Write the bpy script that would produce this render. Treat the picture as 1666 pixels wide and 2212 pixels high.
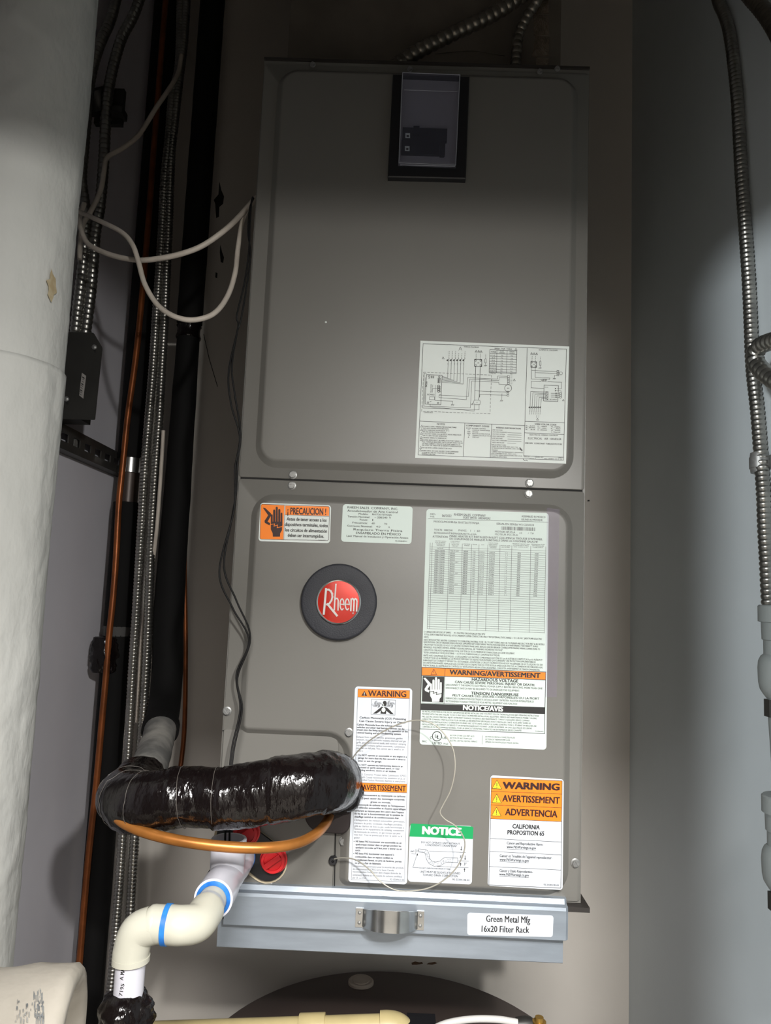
import bpy, bmesh, math, random
from mathutils import Vector, Matrix, noise

SC = bpy.context.scene
COL = SC.collection
for o in list(bpy.data.objects):
    bpy.data.objects.remove(o)

# ------------------------------------------------------------------ camera
Z0 = 1.25                                   # height of the air handler's underside
CAM = Vector((-0.01667, -0.93776, Z0 + 0.35928))
PITCH, YAW, ROLL, FPX = 0.110625, -0.015483, 0.0404347, 1597.0

def basis():
    cp, sp, cy, sy = math.cos(PITCH), math.sin(PITCH), math.cos(YAW), math.sin(YAW)
    f = Vector((sy * cp, cy * cp, sp)); rt = Vector((cy, -sy, 0)); up = rt.cross(f)
    c, s = math.cos(ROLL), math.sin(ROLL)
    return c * rt + s * up, -s * rt + c * up, f
RT, UP, FW = basis()
cam_data = bpy.data.cameras.new('camera')
cam = bpy.data.objects.new('camera', cam_data); COL.objects.link(cam)
M = Matrix((RT, UP, -FW)).transposed().to_4x4(); M.translation = CAM
cam.matrix_world = M
cam_data.sensor_fit = 'AUTO'; cam_data.sensor_width = 36.0
cam_data.lens = FPX / 2212 * 36.0
cam_data.clip_start = 0.02
SC.camera = cam

# ------------------------------------------------------------------ world, lamps, exposure
def lin(c):
    r = []
    for v in c:
        v = v / 255.0
        r.append(v / 12.92 if v <= 0.04045 else ((v + 0.055) / 1.055) ** 2.4)
    return (r[0], r[1], r[2], 1.0)

world = bpy.data.worlds.new('world'); SC.world = world; world.use_nodes = True
bg = world.node_tree.nodes['Background']
bg.inputs[0].default_value = (1.0, 0.93, 0.86, 1); bg.inputs[1].default_value = 0.12

def lamp(name, kind, loc, power, color, soft, aim=None, **kw):
    d = bpy.data.lights.new(name, kind); d.energy = power; d.color = color
    if kind in ('POINT', 'SPOT'): d.shadow_soft_size = soft
    for k, v in kw.items(): setattr(d, k, v)
    o = bpy.data.objects.new(name, d); COL.objects.link(o); o.location = loc
    if aim is not None:
        o.rotation_euler = (Vector(aim) - Vector(loc)).to_track_quat('-Z', 'Y').to_euler()
    return o
lamp('hall_lamp', 'SPOT', (0.25, -1.2, Z0 + .71), 56, (1.0, 0.985, 0.95), 0.022, (0.02, -0.50, Z0 - .41), spot_size=math.radians(168), spot_blend=1.0)
lamp('second_hall_lamp', 'POINT', (-1.02, -2.0, Z0 + .624), 160, (0.93, 0.98, 1.0), 0.07)
lamp('added_ceiling_fill', 'AREA', (0.05, -2.3, 2.88), 150, (1.0, 0.98, 0.96), 0, None, shape='RECTANGLE', size=0.7, size_y=0.6)  # added area light: lifts the ambient and the lower cabinet

SC.view_settings.view_transform = 'Standard'
SC.view_settings.look = 'None'
SC.view_settings.exposure = 0.0
SC.view_settings.gamma = 1.0
SC.view_settings.use_curve_mapping = False

# ------------------------------------------------------------------ pixel -> point helpers (photo is 1666 x 2212)
def ray(px, py):
    return (RT * ((px - 833) / FPX) - UP * ((py - 1106) / FPX) + FW)
def at(px, py, Y):
    d = ray(px, py); return CAM + d * ((Y - CAM.y) / d.y)
def atX(px, py, X):
    d = ray(px, py); return CAM + d * ((X - CAM.x) / d.x)
def atZ(px, py, Z):
    d = ray(px, py); return CAM + d * ((Z - CAM.z) / d.z)

# ------------------------------------------------------------------ materials
MATS = {}
def mat(name, col, rough=0.5, metal=0.0, var=0.0, vscale=8.0, bump=0.0, bscale=60.0, stretch=None, col2=None, coat=0.0, spec=0.5, sharp=(0.35, 0.65), bdist=0.002):
    if name in MATS: return MATS[name]
    m = bpy.data.materials.new(name); m.use_nodes = True
    nt = m.node_tree; N = nt.nodes; L = nt.links
    b = N['Principled BSDF']
    b.inputs['Roughness'].default_value = rough; b.inputs['Metallic'].default_value = metal
    b.inputs['Base Color'].default_value = lin(col)
    b.inputs['Specular IOR Level'].default_value = spec
    if coat: b.inputs['Coat Weight'].default_value = coat; b.inputs['Coat Roughness'].default_value = 0.12
    tc = N.new('ShaderNodeTexCoord'); mp = N.new('ShaderNodeMapping')
    L.new(tc.outputs['Object'], mp.inputs['Vector'])
    if stretch: mp.inputs['Scale'].default_value = stretch
    if var or col2:
        n = N.new('ShaderNodeTexNoise'); n.inputs['Scale'].default_value = vscale; n.inputs['Detail'].default_value = 5
        L.new(mp.outputs[0], n.inputs['Vector'])
        r = N.new('ShaderNodeValToRGB')
        c1 = lin(col)
        if col2: c2 = lin(col2)
        else: c2 = tuple(max(0, v * (1 - var)) for v in c1[:3]) + (1,)
        r.color_ramp.elements[0].position = sharp[0]; r.color_ramp.elements[1].position = sharp[1]
        r.color_ramp.elements[0].color = c2; r.color_ramp.elements[1].color = c1
        L.new(n.outputs[0], r.inputs[0]); L.new(r.outputs[0], b.inputs['Base Color'])
    if bump:
        n2 = N.new('ShaderNodeTexNoise'); n2.inputs['Scale'].default_value = bscale; n2.inputs['Detail'].default_value = 4
        L.new(mp.outputs[0], n2.inputs['Vector'])
        bp = N.new('ShaderNodeBump'); bp.inputs['Strength'].default_value = bump; bp.inputs['Distance'].default_value = bdist
        L.new(n2.outputs[0], bp.inputs['Height']); L.new(bp.outputs[0], b.inputs['Normal'])
    MATS[name] = m
    return m
def film(name, tint, gloss=0.15, rough=0.12, alpha=0.5, body=(60, 62, 70)):
    m = bpy.data.materials.new(name); m.use_nodes = True
    nt = m.node_tree; N = nt.nodes; L = nt.links
    b = N['Principled BSDF']; b.inputs['Base Color'].default_value = lin(body); b.inputs['Roughness'].default_value = rough
    tr = N.new('ShaderNodeBsdfTransparent'); tr.inputs[0].default_value = lin(tint)
    mx = N.new('ShaderNodeMixShader'); mx.inputs[0].default_value = alpha
    L.new(tr.outputs[0], mx.inputs[1]); L.new(b.outputs[0], mx.inputs[2])
    L.new(mx.outputs[0], N['Material Output'].inputs['Surface'])
    MATS[name] = m
    return m

silver = mat('silver_lettering', (196, 194, 192), 0.32, 0.45, var=0.08, vscale=80)
wall_left_m = mat('wall_left_lit_paint', (226, 224, 232), 0.75, var=0.10, vscale=3, bump=0.06, bscale=120)  # walls share one paint; lavender, brighter tone of its light put in here
wall_right_m = mat('wall_right_lit_paint', (206, 213, 216), 0.7, var=0.08, vscale=2.5, bump=0.05, bscale=120)  # same paint, with the bluish cast of its light in the colour
wall_back_m = mat('wall_back_shaded_paint', (196, 190, 182), 0.75, var=0.10, vscale=3, bump=0.05, bscale=120)  # same paint, with the brownish ambient shade in the colour
plain_wall = mat('plain_wall_paint', (150, 146, 140), 0.8, var=0.05)
floor_m = mat('floor_tile', (178, 170, 160), 0.8, var=0.3, vscale=6, bump=0.1)
paint = mat('grey_enamel', (107, 105, 100), 0.43, var=0.05, vscale=5, bump=0.02, bscale=400, spec=0.6)
paint_dark = mat('dark_enamel', (46, 42, 39), 0.5, var=0.1)
gap_m = mat('gap_black', (14, 13, 12), 0.8, var=0.1)
steel = mat('galvanised_sheet', (160, 169, 179), 0.38, 0.5, var=0.14, vscale=14, bump=0.03, bscale=300, stretch=(1, 1, 6))
chrome = mat('bright_zinc', (205, 206, 204), 0.22, 0.95, var=0.15, vscale=60)
screw_m = mat('zinc_screw', (150, 150, 148), 0.42, 0.6, var=0.25, vscale=200)
conduit_m = mat('armoured_conduit_steel', (170, 168, 162), 0.3, 0.95, var=0.25, vscale=30)
conduit_dull = mat('aged_conduit_steel', (128, 122, 112), 0.36, 0.85, var=0.35, vscale=40)
black_plastic = mat('black_plastic', (24, 24, 27), 0.45, var=0.1, bump=0.05, bscale=500)
black_disc = mat('textured_black_plastic', (42, 43, 49), 0.6, var=0.1, vscale=60, bump=0.25, bscale=700)
foam = mat('black_foam', (14, 13, 13), 0.8, var=0.3, vscale=12, bump=0.15, bscale=80, spec=.25)
foam_grey = mat('scuffed_grey_foam', (112, 111, 108), 0.8, col2=(186, 182, 174), vscale=16, bump=0.25, bscale=60)
tape = mat('black_vinyl_tape', (16, 11, 11), 0.16, var=0.2, vscale=30, spec=.42, bump=0.5, bscale=60, bdist=0.004, stretch=(2.2, 1, 1))
copper = mat('copper_tube', (186, 120, 56), 0.34, 0.55, var=0.28, vscale=35, bump=0.04)
copper_dull = mat('oxidised_copper_tube', (150, 84, 42), 0.4, 0.55, var=0.45, vscale=18)
pvc = mat('white_pvc', (204, 203, 211), 0.3, var=0.04, vscale=20)
pvc_cream = mat('cream_pvc', (194, 192, 177), 0.34, var=0.07, vscale=20)
primer = mat('blue_primer', (14, 84, 172), 0.4, col2=(50, 130, 205), vscale=60)
cpvc = mat('yellowed_cpvc', (192, 176, 128), 0.45, var=0.18, vscale=20)
jacket = mat('white_pipe_jacket', (208, 208, 203), 0.75, var=0.12, vscale=7, bump=0.7, bscale=26, bdist=0.008, stretch=(1, 1, .55))
jacket_stain = mat('stained_pipe_jacket', (186, 179, 167), 0.75, col2=(166, 159, 147), vscale=14, bump=0.45, bscale=24, bdist=0.006)
grey_pvc = mat('grey_conduit_plastic', (120, 125, 124), 0.5, var=0.06)
red_plug = mat('red_plastic', (200, 32, 38), 0.38, var=0.08)
cable_w = mat('white_cable', (196, 186, 174), 0.5, var=0.16, vscale=40)
wire_k = mat('black_wire', (13, 12, 12), 0.6, var=0.1, spec=.25)
wire_s = mat('thin_steel_wire', (176, 172, 160), 0.4, 0.4, var=0.1)
box_m = mat('dark_painted_steel', (52, 51, 48), 0.45, 0.3, var=0.25, vscale=20)
strut_m = mat('strut_steel', (84, 82, 79), 0.45, 0.6, var=0.35, vscale=24)
heater_m = mat('water_heater_enamel', (78, 66, 62), 0.5, var=0.08)
plug_m = mat('beige_plug', (170, 158, 146), 0.6, var=0.12, vscale=50)
duct_m = mat('foil_faced_duct', (122, 114, 104), 0.42, 0.5, var=0.25, vscale=12, bump=0.4, bscale=18, bdist=0.004)
st_white = mat('sticker_white', (211, 217, 213), 0.6, var=0.02)
st_cool = mat('sticker_cool_white', (203, 208, 215), 0.6, var=0.02)
st_mint = mat('sticker_mint_white', (203, 215, 209), 0.55, var=0.02)
ink = mat('black_ink', (32, 30, 30), 0.45, var=0.05)
ink_soft = mat('grey_ink', (92, 92, 94), 0.5, var=0.05)
ink_brown = mat('dark_brown_ink', (48, 20, 18), 0.45, var=0.05)
orange = mat('orange_ink', (242, 128, 28), 0.42, var=0.04)
green_i = mat('green_ink', (10, 148, 84), 0.42, var=0.04)
yellow_i = mat('yellow_ink', (248, 226, 40), 0.42, var=0.04)
em_red = mat('red_metallic_emblem', (196, 40, 24), 0.26, 0.35, var=0.05, coat=0.6)
clear = film('smoky_clear_cover', (236, 236, 242), alpha=0.22, rough=0.1, body=(110, 112, 128))
sheet_film = film('lilac_sheen_film', (252, 250, 253), alpha=0.10, rough=0.1, body=(190, 176, 205))  # film is clear; the lilac body colour paints in a reflection

# ------------------------------------------------------------------ mesh builder
def catmull(pts, n=8, radii=None):
    P = [Vector(p) for p in pts]
    out, rr = [], []
    for i in range(len(P) - 1):
        p0 = P[i - 1] if i > 0 else P[i] * 2 - P[i + 1]
        p1, p2 = P[i], P[i + 1]
        p3 = P[i + 2] if i + 2 < len(P) else P[i + 1] * 2 - P[i]
        for k in range(n):
            t = k / n
            out.append(0.5 * ((2 * p1) + (p2 - p0) * t + (2 * p0 - 5 * p1 + 4 * p2 - p3) * t * t + (3 * p1 - p0 - 3 * p2 + p3) * t ** 3))
            if radii: rr.append(radii[i] * (1 - t) + radii[i + 1] * t)
    out.append(P[-1])
    if radii: rr.append(radii[-1]); return out, rr
    return out
def resample(pts, step):
    out = [pts[0].copy()]; acc = 0.0
    for a, b in zip(pts, pts[1:]):
        L = (b - a).length
        if L < 1e-9: continue
        d = step - acc
        while d <= L:
            out.append(a + (b - a) * (d / L)); d += step
        acc = (acc + L) % step
    return out
def arc_len(pts):
    s = [0.0]
    for a, b in zip(pts, pts[1:]): s.append(s[-1] + (b - a).length)
    return s

class MB:
    def __init__(s): s.v = []; s.f = []
    def add(s, vs, fs):
        o = len(s.v); s.v += [Vector(p) for p in vs]; s.f += [tuple(i + o for i in f) for f in fs]; return s
    def box(s, x0, x1, y0, y1, z0, z1):
        return s.add([(x0, y0, z0), (x1, y0, z0), (x1, y1, z0), (x0, y1, z0), (x0, y0, z1), (x1, y0, z1), (x1, y1, z1), (x0, y1, z1)],
                     [(0, 3, 2, 1), (4, 5, 6, 7), (0, 1, 5, 4), (1, 2, 6, 5), (2, 3, 7, 6), (3, 0, 4, 7)])
    def tube(s, pts, r, sides=12, caps=True, disp=None, rfun=None):
        pts = [Vector(p) for p in pts]; n = len(pts)
        R = r if isinstance(r, (list, tuple)) else [r] * n
        S = arc_len(pts)
        T = [(pts[min(i + 1, n - 1)] - pts[max(i - 1, 0)]).normalized() for i in range(n)]
        u = T[0].orthogonal().normalized()
        vs = []
        for i in range(n):
            u = (u - T[i] * u.dot(T[i])).normalized(); w = T[i].cross(u)
            for k in range(sides):
                a = 2 * math.pi * k / sides
                d = u * math.cos(a) + w * math.sin(a)
                rr = R[i]
                if rfun: rr = rfun(S[i], a, rr)
                p = pts[i] + d * rr
                if disp: p = p + d * disp(p, S[i], a)
                vs.append(p)
        fs = []
        for i in range(n - 1):
            for k in range(sides):
                a, b = i * sides + k, i * sides + (k + 1) % sides
                fs.append((a, b, b + sides, a + sides))
        if caps:
            fs.append(tuple(range(sides - 1, -1, -1))); fs.append(tuple((n - 1) * sides + k for k in range(sides)))
        return s.add(vs, fs)
    def lathe(s, prof, base, axis=(0, 0, 1), sides=32, caps=True):
        ax = Vector(axis).normalized(); base = Vector(base)
        return s.tube([base + ax * (h + 1e-6 * i) for i, (h, r) in enumerate(prof)], [p[1] for p in prof], sides, caps) if False else s._lathe(prof, base, ax, sides, caps)
    def _lathe(s, prof, base, ax, sides, caps):
        u = ax.orthogonal().normalized(); w = ax.cross(u); vs = []; fs = []; n = len(prof)
        for h, r in prof:
            for k in range(sides):
                a = 2 * math.pi * k / sides
                vs.append(base + ax * h + (u * math.cos(a) + w * math.sin(a)) * r)
        for i in range(n - 1):
            for k in range(sides):
                a, b = i * sides + k, i * sides + (k + 1) % sides
                fs.append((a, b, b + sides, a + sides))
        if caps:
            fs.append(tuple(range(sides - 1, -1, -1))); fs.append(tuple((n - 1) * sides + k for k in range(sides)))
        return s.add(vs, fs)
    def loops(s, loops, cap_first=False, cap_last=True):
        n = len(loops[0]); vs = [p for L in loops for p in L]; fs = []
        for i in range(len(loops) - 1):
            for k in range(n):
                a, b = i * n + k, i * n + (k + 1) % n
                fs.append((a, b, b + n, a + n))
        if cap_first: fs.append(tuple(range(n - 1, -1, -1)))
        if cap_last: fs.append(tuple((len(loops) - 1) * n + k for k in range(n)))
        return s.add(vs, fs)
    def prism(s, poly, d):
        d = Vector(d); return s.loops([[Vector(p) for p in poly], [Vector(p) + d for p in poly]], True, True)
    def build(s, name, m, parent=None, smooth=False, origin=None, props=None):
        if parent is not None: org = parent['_o'].to_list() if hasattr(parent['_o'], 'to_list') else list(parent['_o'])
        elif origin is not None: org = list(origin)
        else:
            xs = [p.x for p in s.v]; ys = [p.y for p in s.v]; zs = [p.z for p in s.v]
            org = [(min(xs) + max(xs)) / 2, (min(ys) + max(ys)) / 2, min(zs)]
        O = Vector(org)
        me = bpy.data.meshes.new(name); me.from_pydata([tuple(p - O) for p in s.v], [], s.f); me.update()
        bm = bmesh.new(); bm.from_mesh(me)
        if smooth is not None:
            bmesh.ops.recalc_face_normals(bm, faces=bm.faces)
        bm.to_mesh(me); bm.free()
        if smooth:
            for p in me.polygons: p.use_smooth = True
            if smooth == 'auto': 
                try: me.set_sharp_from_angle(angle=math.radians(38))
                except Exception: pass
        me.materials.append(m)
        ob = bpy.data.objects.new(name, me); COL.objects.link(ob)
        if parent is not None: ob.parent = parent
        else: ob.location = org
        ob['_o'] = org
        if props:
            for k, v in props.items(): ob[k] = v
        return ob
def thing(name, label, cat, loc, group=None):
    o = bpy.data.objects.new(name, None); COL.objects.link(o); o.location = loc; o.empty_display_size = 0.05
    o['label'] = label; o['category'] = cat; o['_o'] = list(loc)
    if group: o['group'] = group
    return o
def tag(o, label, cat, group=None):
    o['label'] = label; o['category'] = cat
    if group: o['group'] = group
    return o
def struct(o): o['kind'] = 'structure'; return o

def corr(pts, r, pitch, name, m, parent, sides=14, depth=0.13, n=10):
    """interlocked armour: bulging turns with narrow gaps, swept along the path"""
    P = resample(catmull(pts, n), pitch / 5.0)
    prof = [1 - depth, 0.975, 1.0, 0.975, 1 - depth * .55]
    mb = MB()
    mb.tube(P, [r * prof[i % 5] for i in range(len(P))], sides)
    return mb.build(name, m, parent, smooth='auto')

def rpoly(pts, rad, inset=0.0, seg=6):
    """2-D polygon (counter-clockwise) with rounded corners, offset inward by inset"""
    n = len(pts); out = []
    P = [Vector(p) for p in pts]
    if not isinstance(rad, (list, tuple)): rad = [rad] * n
    for i in range(n):
        a, b, c = P[i - 1], P[i], P[(i + 1) % n]
        d1 = (b - a).normalized(); d2 = (c - b).normalized()
        n1 = Vector((-d1.y, d1.x)); n2 = Vector((-d2.y, d2.x))
        cr = d1.x * d2.y - d1.y * d2.x
        sg = 1 if cr > 0 else -1
        cosang = d1.dot(d2); half = math.acos(max(-1, min(1, cosang))) / 2
        r = rad[i]; t = r * math.tan(half)
        cen = b - d1 * t + n1 * (r * sg)
        rr = r - inset * sg
        s0 = -n1 * sg; 
        a0 = math.atan2(s0.y, s0.x); tot = 2 * half * sg
        for k in range(seg + 1):
            an = a0 + tot * k / seg
            out.append(Vector((cen.x + rr * math.cos(an), cen.y + rr * math.sin(an))))
    return out
# ------------------------------------------------------------------ the closet
YB = 0.556                                   # face of the back wall
XL = at(236, 1245, YB).x; XR = at(1362, 1271, YB).x
YF = -0.75; HC = 2.95
def slab(name, m, *b, **k):
    o = MB().box(*b).build(name, m, **k); return struct(o)
wall_back = slab('wall_back', wall_back_m, XL - .1, XR + .1, YB, YB + .1, 0, HC)
slab('wall_left', wall_left_m, XL - .1, XL, YF, YB, 0, HC)
slab('wall_right', wall_right_m, XR, XR + .1, YF, YB, 0, HC)
slab('floor', floor_m, XL - 1.5, XR + 1.5, -3.4, YB + .1, -.1, 0)
slab('ceiling', plain_wall, XL - .1, XR + .1, YF - .1, YB + .1, HC, HC + .1)
# front wall round the doorway (behind and above the camera): two jambs, header; opening edges set to mask the lamps
HZ = Z0 + .769
fw = MB()
fw.box(XL - .1, -.235, YF - .1, YF, 0, HC); fw.box(.285, XR + .1, YF - .1, YF, 0, HC); fw.box(-.235, .285, YF - .1, YF, HZ, HC)
struct(fw.build('wall_front', plain_wall))

slab('wall_hall', plain_wall, XL - 1.5, XR + 1.5, -3.1, -3.0, 0, HC)
# paint chips and stains on the back wall
def chip(pts, m=gap_m):
    MB().prism([at(x, y, YB - .0004) for x, y in pts], (0, .0006, 0)).build('paint_chip', m, wall_back)
wall_back['_o'] = [(XL + XR) / 2, YB + .05, 0]
chip([(474, 392), (478, 410), (484, 424), (482, 440), (474, 447), (473, 468), (467, 471), (465, 440), (462, 432), (472, 420)])
chip([(476, 528), (480, 545), (484, 556), (482, 568), (477, 566), (475, 545)])
chip([(466, 588), (470, 590), (469, 601), (465, 599)])
chip([(1270, 1080), (1274, 1080), (1274, 1083), (1269, 1083)])
rust = mat('brown_stain', (92, 66, 44), 0.7, var=0.3, vscale=90)
chip([(889, 2080), (897, 2077), (906, 2079), (912, 2078), (914, 2082), (900, 2084), (890, 2084)], rust)
chip([(926, 2080), (940, 2078), (945, 2081), (934, 2084), (922, 2083)], rust)
MB().tube([at(440, 722, YB - .0008), at(452, 775, YB - .0008), at(470, 835, YB - .0008)], .0007, 6).build('scratch', gap_m, wall_back)

# ------------------------------------------------------------------ air handler
UW, UH, UD = .4445, 1.0795, .55
FL, FD = -.002, -.0115                       # door flange and raised field planes
unit = thing('air_handler', 'tall grey metal air handler covered in warning stickers', 'air handler', (0, UD / 2, Z0))
MB().box(-UW / 2, UW / 2, 0, UD, Z0, Z0 + UH).build('cabinet', paint, unit)
ZS = at(890, 1046, FL).z                     # seam between the two doors
def to2(px, py, Y=FL):
    p = at(px, py, Y); return (p.x, p.z)
def pillow(name, outer, field, rad, parent, hw=.0105):
    mb = MB()
    x0, x1, z0, z1 = outer
    mb.loops([[Vector((p.x, 0, p.y)) for p in rpoly([(x0, z0), (x1, z0), (x1, z1), (x0, z1)], .004)],
              [Vector((p.x, FL + .0006, p.y)) for p in rpoly([(x0, z0), (x1, z0), (x1, z1), (x0, z1)], .004)],
              [Vector((p.x, FL, p.y)) for p in rpoly([(x0 + .0006, z0 + .0006), (x1 - .0006, z0 + .0006), (x1 - .0006, z1 - .0006), (x0 + .0006, z1 - .0006)], .004)]], True, True)
    prof = [(0, FL + .0003), (.0006, FL - .0001), (.0016, FL - .0008), (hw * .72, FD + .0018), (hw * .86, FD + .0007), (hw, FD + .0001), (hw + .0012, FD)]
    L = [[Vector((p.x, y, p.y)) for p in rpoly(field, rad, i, 8)] for i, y in prof]
    mb.loops(L, False, True)
    return mb.build(name, paint, parent, smooth='auto')
xa, xb = -UW / 2 + .0012, UW / 2 - .0012
fx0 = -.2025; fx1 = .2072
bl = to2(575, 1014); br = to2(1205, 1034)
fzb = (to2(700, 1017)[1] + to2(1100, 1030)[1]) / 2
ztop = to2(900, 158)[1]
door_u = pillow('blower_door', (xa, xb, ZS + .0012, Z0 + UH - .006), [(fx0, fzb), (fx1, fzb), (fx1, ztop), (fx0, ztop)], .03, unit)
fzt = (to2(620, 1068)[1] + to2(1100, 1085)[1]) / 2
fzm = to2(600, 1590)[1]; fzl = to2(1000, 1926)[1]; fxm = to2(738, 1750)[0]
door_l = pillow('access_panel', (xa, xb, Z0 + .002, ZS - .0012),
                [(fxm, fzl), (fx1, fzl), (fx1, fzt), (fx0, fzt), (fx0, fzm), (fxm, fzm)], [.012, .03, .03, .03, .014, .022], unit)
MB().box(xa + .002, xb - .002, -.0008, 0, ZS - .0014, ZS + .0014).build('door_seam', gap_m, unit)
MB().box(-UW / 2, UW / 2, -.003, UD, Z0 + UH, Z0 + UH + .0035).build('top_cap', paint_dark, unit)
MB().box(-UW / 2 - .0165, UW / 2 + .008, -.012, UD, Z0 - .006, Z0 - .0004).build('base_plate', paint_dark, unit)
# connection panel at the lower left: its own plate with a rounded upper right corner
c1 = to2(726, 1760); 
cp = [(xa + .001, Z0 + .004), (c1[0], Z0 + .004), (c1[0], fzm + .006), (xa + .001, fzm + .006)]
conn = MB().loops([[Vector((p.x, y, p.y)) for p in rpoly(cp, [.003, .003, .016, .003], i)] for i, y in ((0, FL), (.0002, FL - .0012), (.0008, FL - .0018))], False, True).build('connection_panel', paint, unit, smooth='auto')
CY = FL - .0018
MB().tube([at(481, 1578, FL - .0006), at(600, 1583.5, FL - .0006)], .0006, 6).build('door_seam', gap_m, unit)
MB().tube([at(725, 1800, FL - .0012), at(722, 1938, FL - .0012)], .0007, 6).build('door_seam', gap_m, unit)

# screws: hex washer heads with a slot, all sharing one mesh
sm = MB()
sm._lathe([(0, .0056), (.0008, .0056), (.0012, .005)], Vector((0, 0, 0)), Vector((0, -1, 0)), 18, True)
hexp = [Vector((.0042 * math.cos(math.pi / 3 * k + .3), -.001, .0042 * math.sin(math.pi / 3 * k + .3))) for k in range(6)]
sm.prism(hexp, (0, -.0026, 0))
for sgn in (1, -1):
    sm.prism([Vector((x, -.0036, z * sgn)) for x, z in ((-.0036, .0007), (.0036, .0007), (.0022, .0036), (-.0022, .0036))], (0, -.0008, 0))
scr0 = sm.build('screw', screw_m, None, origin=(0, 0, 0), smooth='auto')
sme = scr0.data; bpy.data.objects.remove(scr0)
def screw(px, py, Y, parent, rot=0, name='screw', s=1.0):
    o = bpy.data.objects.new(name, sme); COL.objects.link(o); o.parent = parent
    p = at(px, py, Y); o.location = p - Vector(parent['_o']); o.rotation_euler = (0, rot, 0); o.scale = (s, s, s)
    return o
for i, (x, y, yy) in enumerate([(633, 1026, FL), (631, 1049, FL), (1144, 1044, FL), (1142, 1067, FL), (491, 1536, FL), (754, 1582, FD),
                           (742, 1817, FL), (583, 1916, CY), (876, 1931, FL), (1243, 1864, FL)]):
    screw(x, y, yy, unit, [.8, .05, 0, 1.5, .9, 1.0, 1.1, 1.3, .7, 1.0][i])
for x, y in ((886, 150), (1166, 155), (1204, 149), (676, 140)):
    screw(x, y, -.004, unit, .4, s=.7)
o = MB()._lathe([(0, .0014), (.0006, .0012), (.001, .0004)], at(704, 696, FD), Vector((0, -1, 0)), 8, True).build('paint_speck', st_white, unit)

# breaker window
frame_out = [(838, 391), (1005, 395), (1013, 176), (849, 171)]
bw = MB()
F0 = [at(x, y, FD) for x, y in frame_out]
def lerp_in(P, d, y):
    c = sum((Vector(p) for p in P), Vector()) / len(P)
    out = []
    for p in P:
        q = Vector(p); out.append(Vector((q.x + (d if q.x < c.x else -d), y, q.z + (d if q.z < c.z else -d))))
    return out
hole = [at(860, 368, FD), at(984, 373, FD), at(993, 178, FD), at(868, 173, FD)]
h0 = [Vector((p.x, FD - .010, p.z)) for p in hole]; h1 = [Vector((p.x, FD - .0006, p.z)) for p in hole]
bw.loops([F0, [Vector((p.x, FD - .009, p.z)) for p in F0], lerp_in(F0, .0012, FD - .0102), h0, h1], True, True)
bframe = bw.build('breaker_window', black_plastic, unit)
panel_grey = mat('breaker_panel_grey', (150, 148, 156), 0.55, var=0.05)
MB().prism([Vector((p.x, FD - .0007, p.z)) for p in hole], (0, -.0008, 0)).build('back_panel', panel_grey, bframe)
for (x0, y0, x1, y1) in ((869, 283, 966, 307), (867, 310, 962, 336)):
    a = at(x0, y1, FD - .0015); b = at(x1, y0, FD - .0015)
    br_ = MB().box(a.x, b.x, FD - .0065, FD - .0015, a.z, b.z).build('breaker', black_plastic, bframe)
a = at(893, 284, FD - .0065); MB().box(a.x, a.x + .008, FD - .0095, FD - .0065, a.z - .006, a.z + .006).build('breaker_toggle', black_plastic, bframe)
a = at(950, 322, FD - .0065); MB().box(a.x, a.x + .006, FD - .009, FD - .0065, a.z - .012, a.z + .004).build('breaker_toggle', black_plastic, bframe)
cv = MB()
hb = lerp_in(hole, .0005, FD - .0104)
cv.loops([hb, lerp_in(hole, .0008, FD - .0155), lerp_in(hole, .003, FD - .0168)], False, True)
cv.build('clear_cover', clear, bframe)
for x, y in ((881, 293), (880, 321)):
    e_ = [at(x + a, y + b, FD - .0067) for a, b in ((-5, 5), (5, 5.4), (5, -5), (-5, -5.4))]
    MB().prism(e_, (0, -.0002, 0)).build('breaker_marking', st_white, bframe)
    e_ = [at(x + a, y + b, FD - .007) for a, b in ((-2.5, 3), (2.5, 3.2), (2.5, -1), (-2.5, -1.2))]
    MB().prism(e_, (0, -.0001, 0)).build('breaker_marking', ink, bframe)
rimm = mat('clear_edge', (150, 152, 160), 0.2, var=0.02)
rim = MB()
rp = lerp_in(hole, .001, FD - .0158)
for i in range(4): rim.tube([rp[i], rp[(i + 1) % 4]], .0006, 6)
rim.tube([at(865, 356, FD - .0168), at(983, 359, FD - .0168)], .0005, 6)
rim.tube([at(873, 194, FD - .0168), at(988, 198, FD - .0168)], .0004, 6)
rim.build('cover_edge', rimm, bframe)

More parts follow.
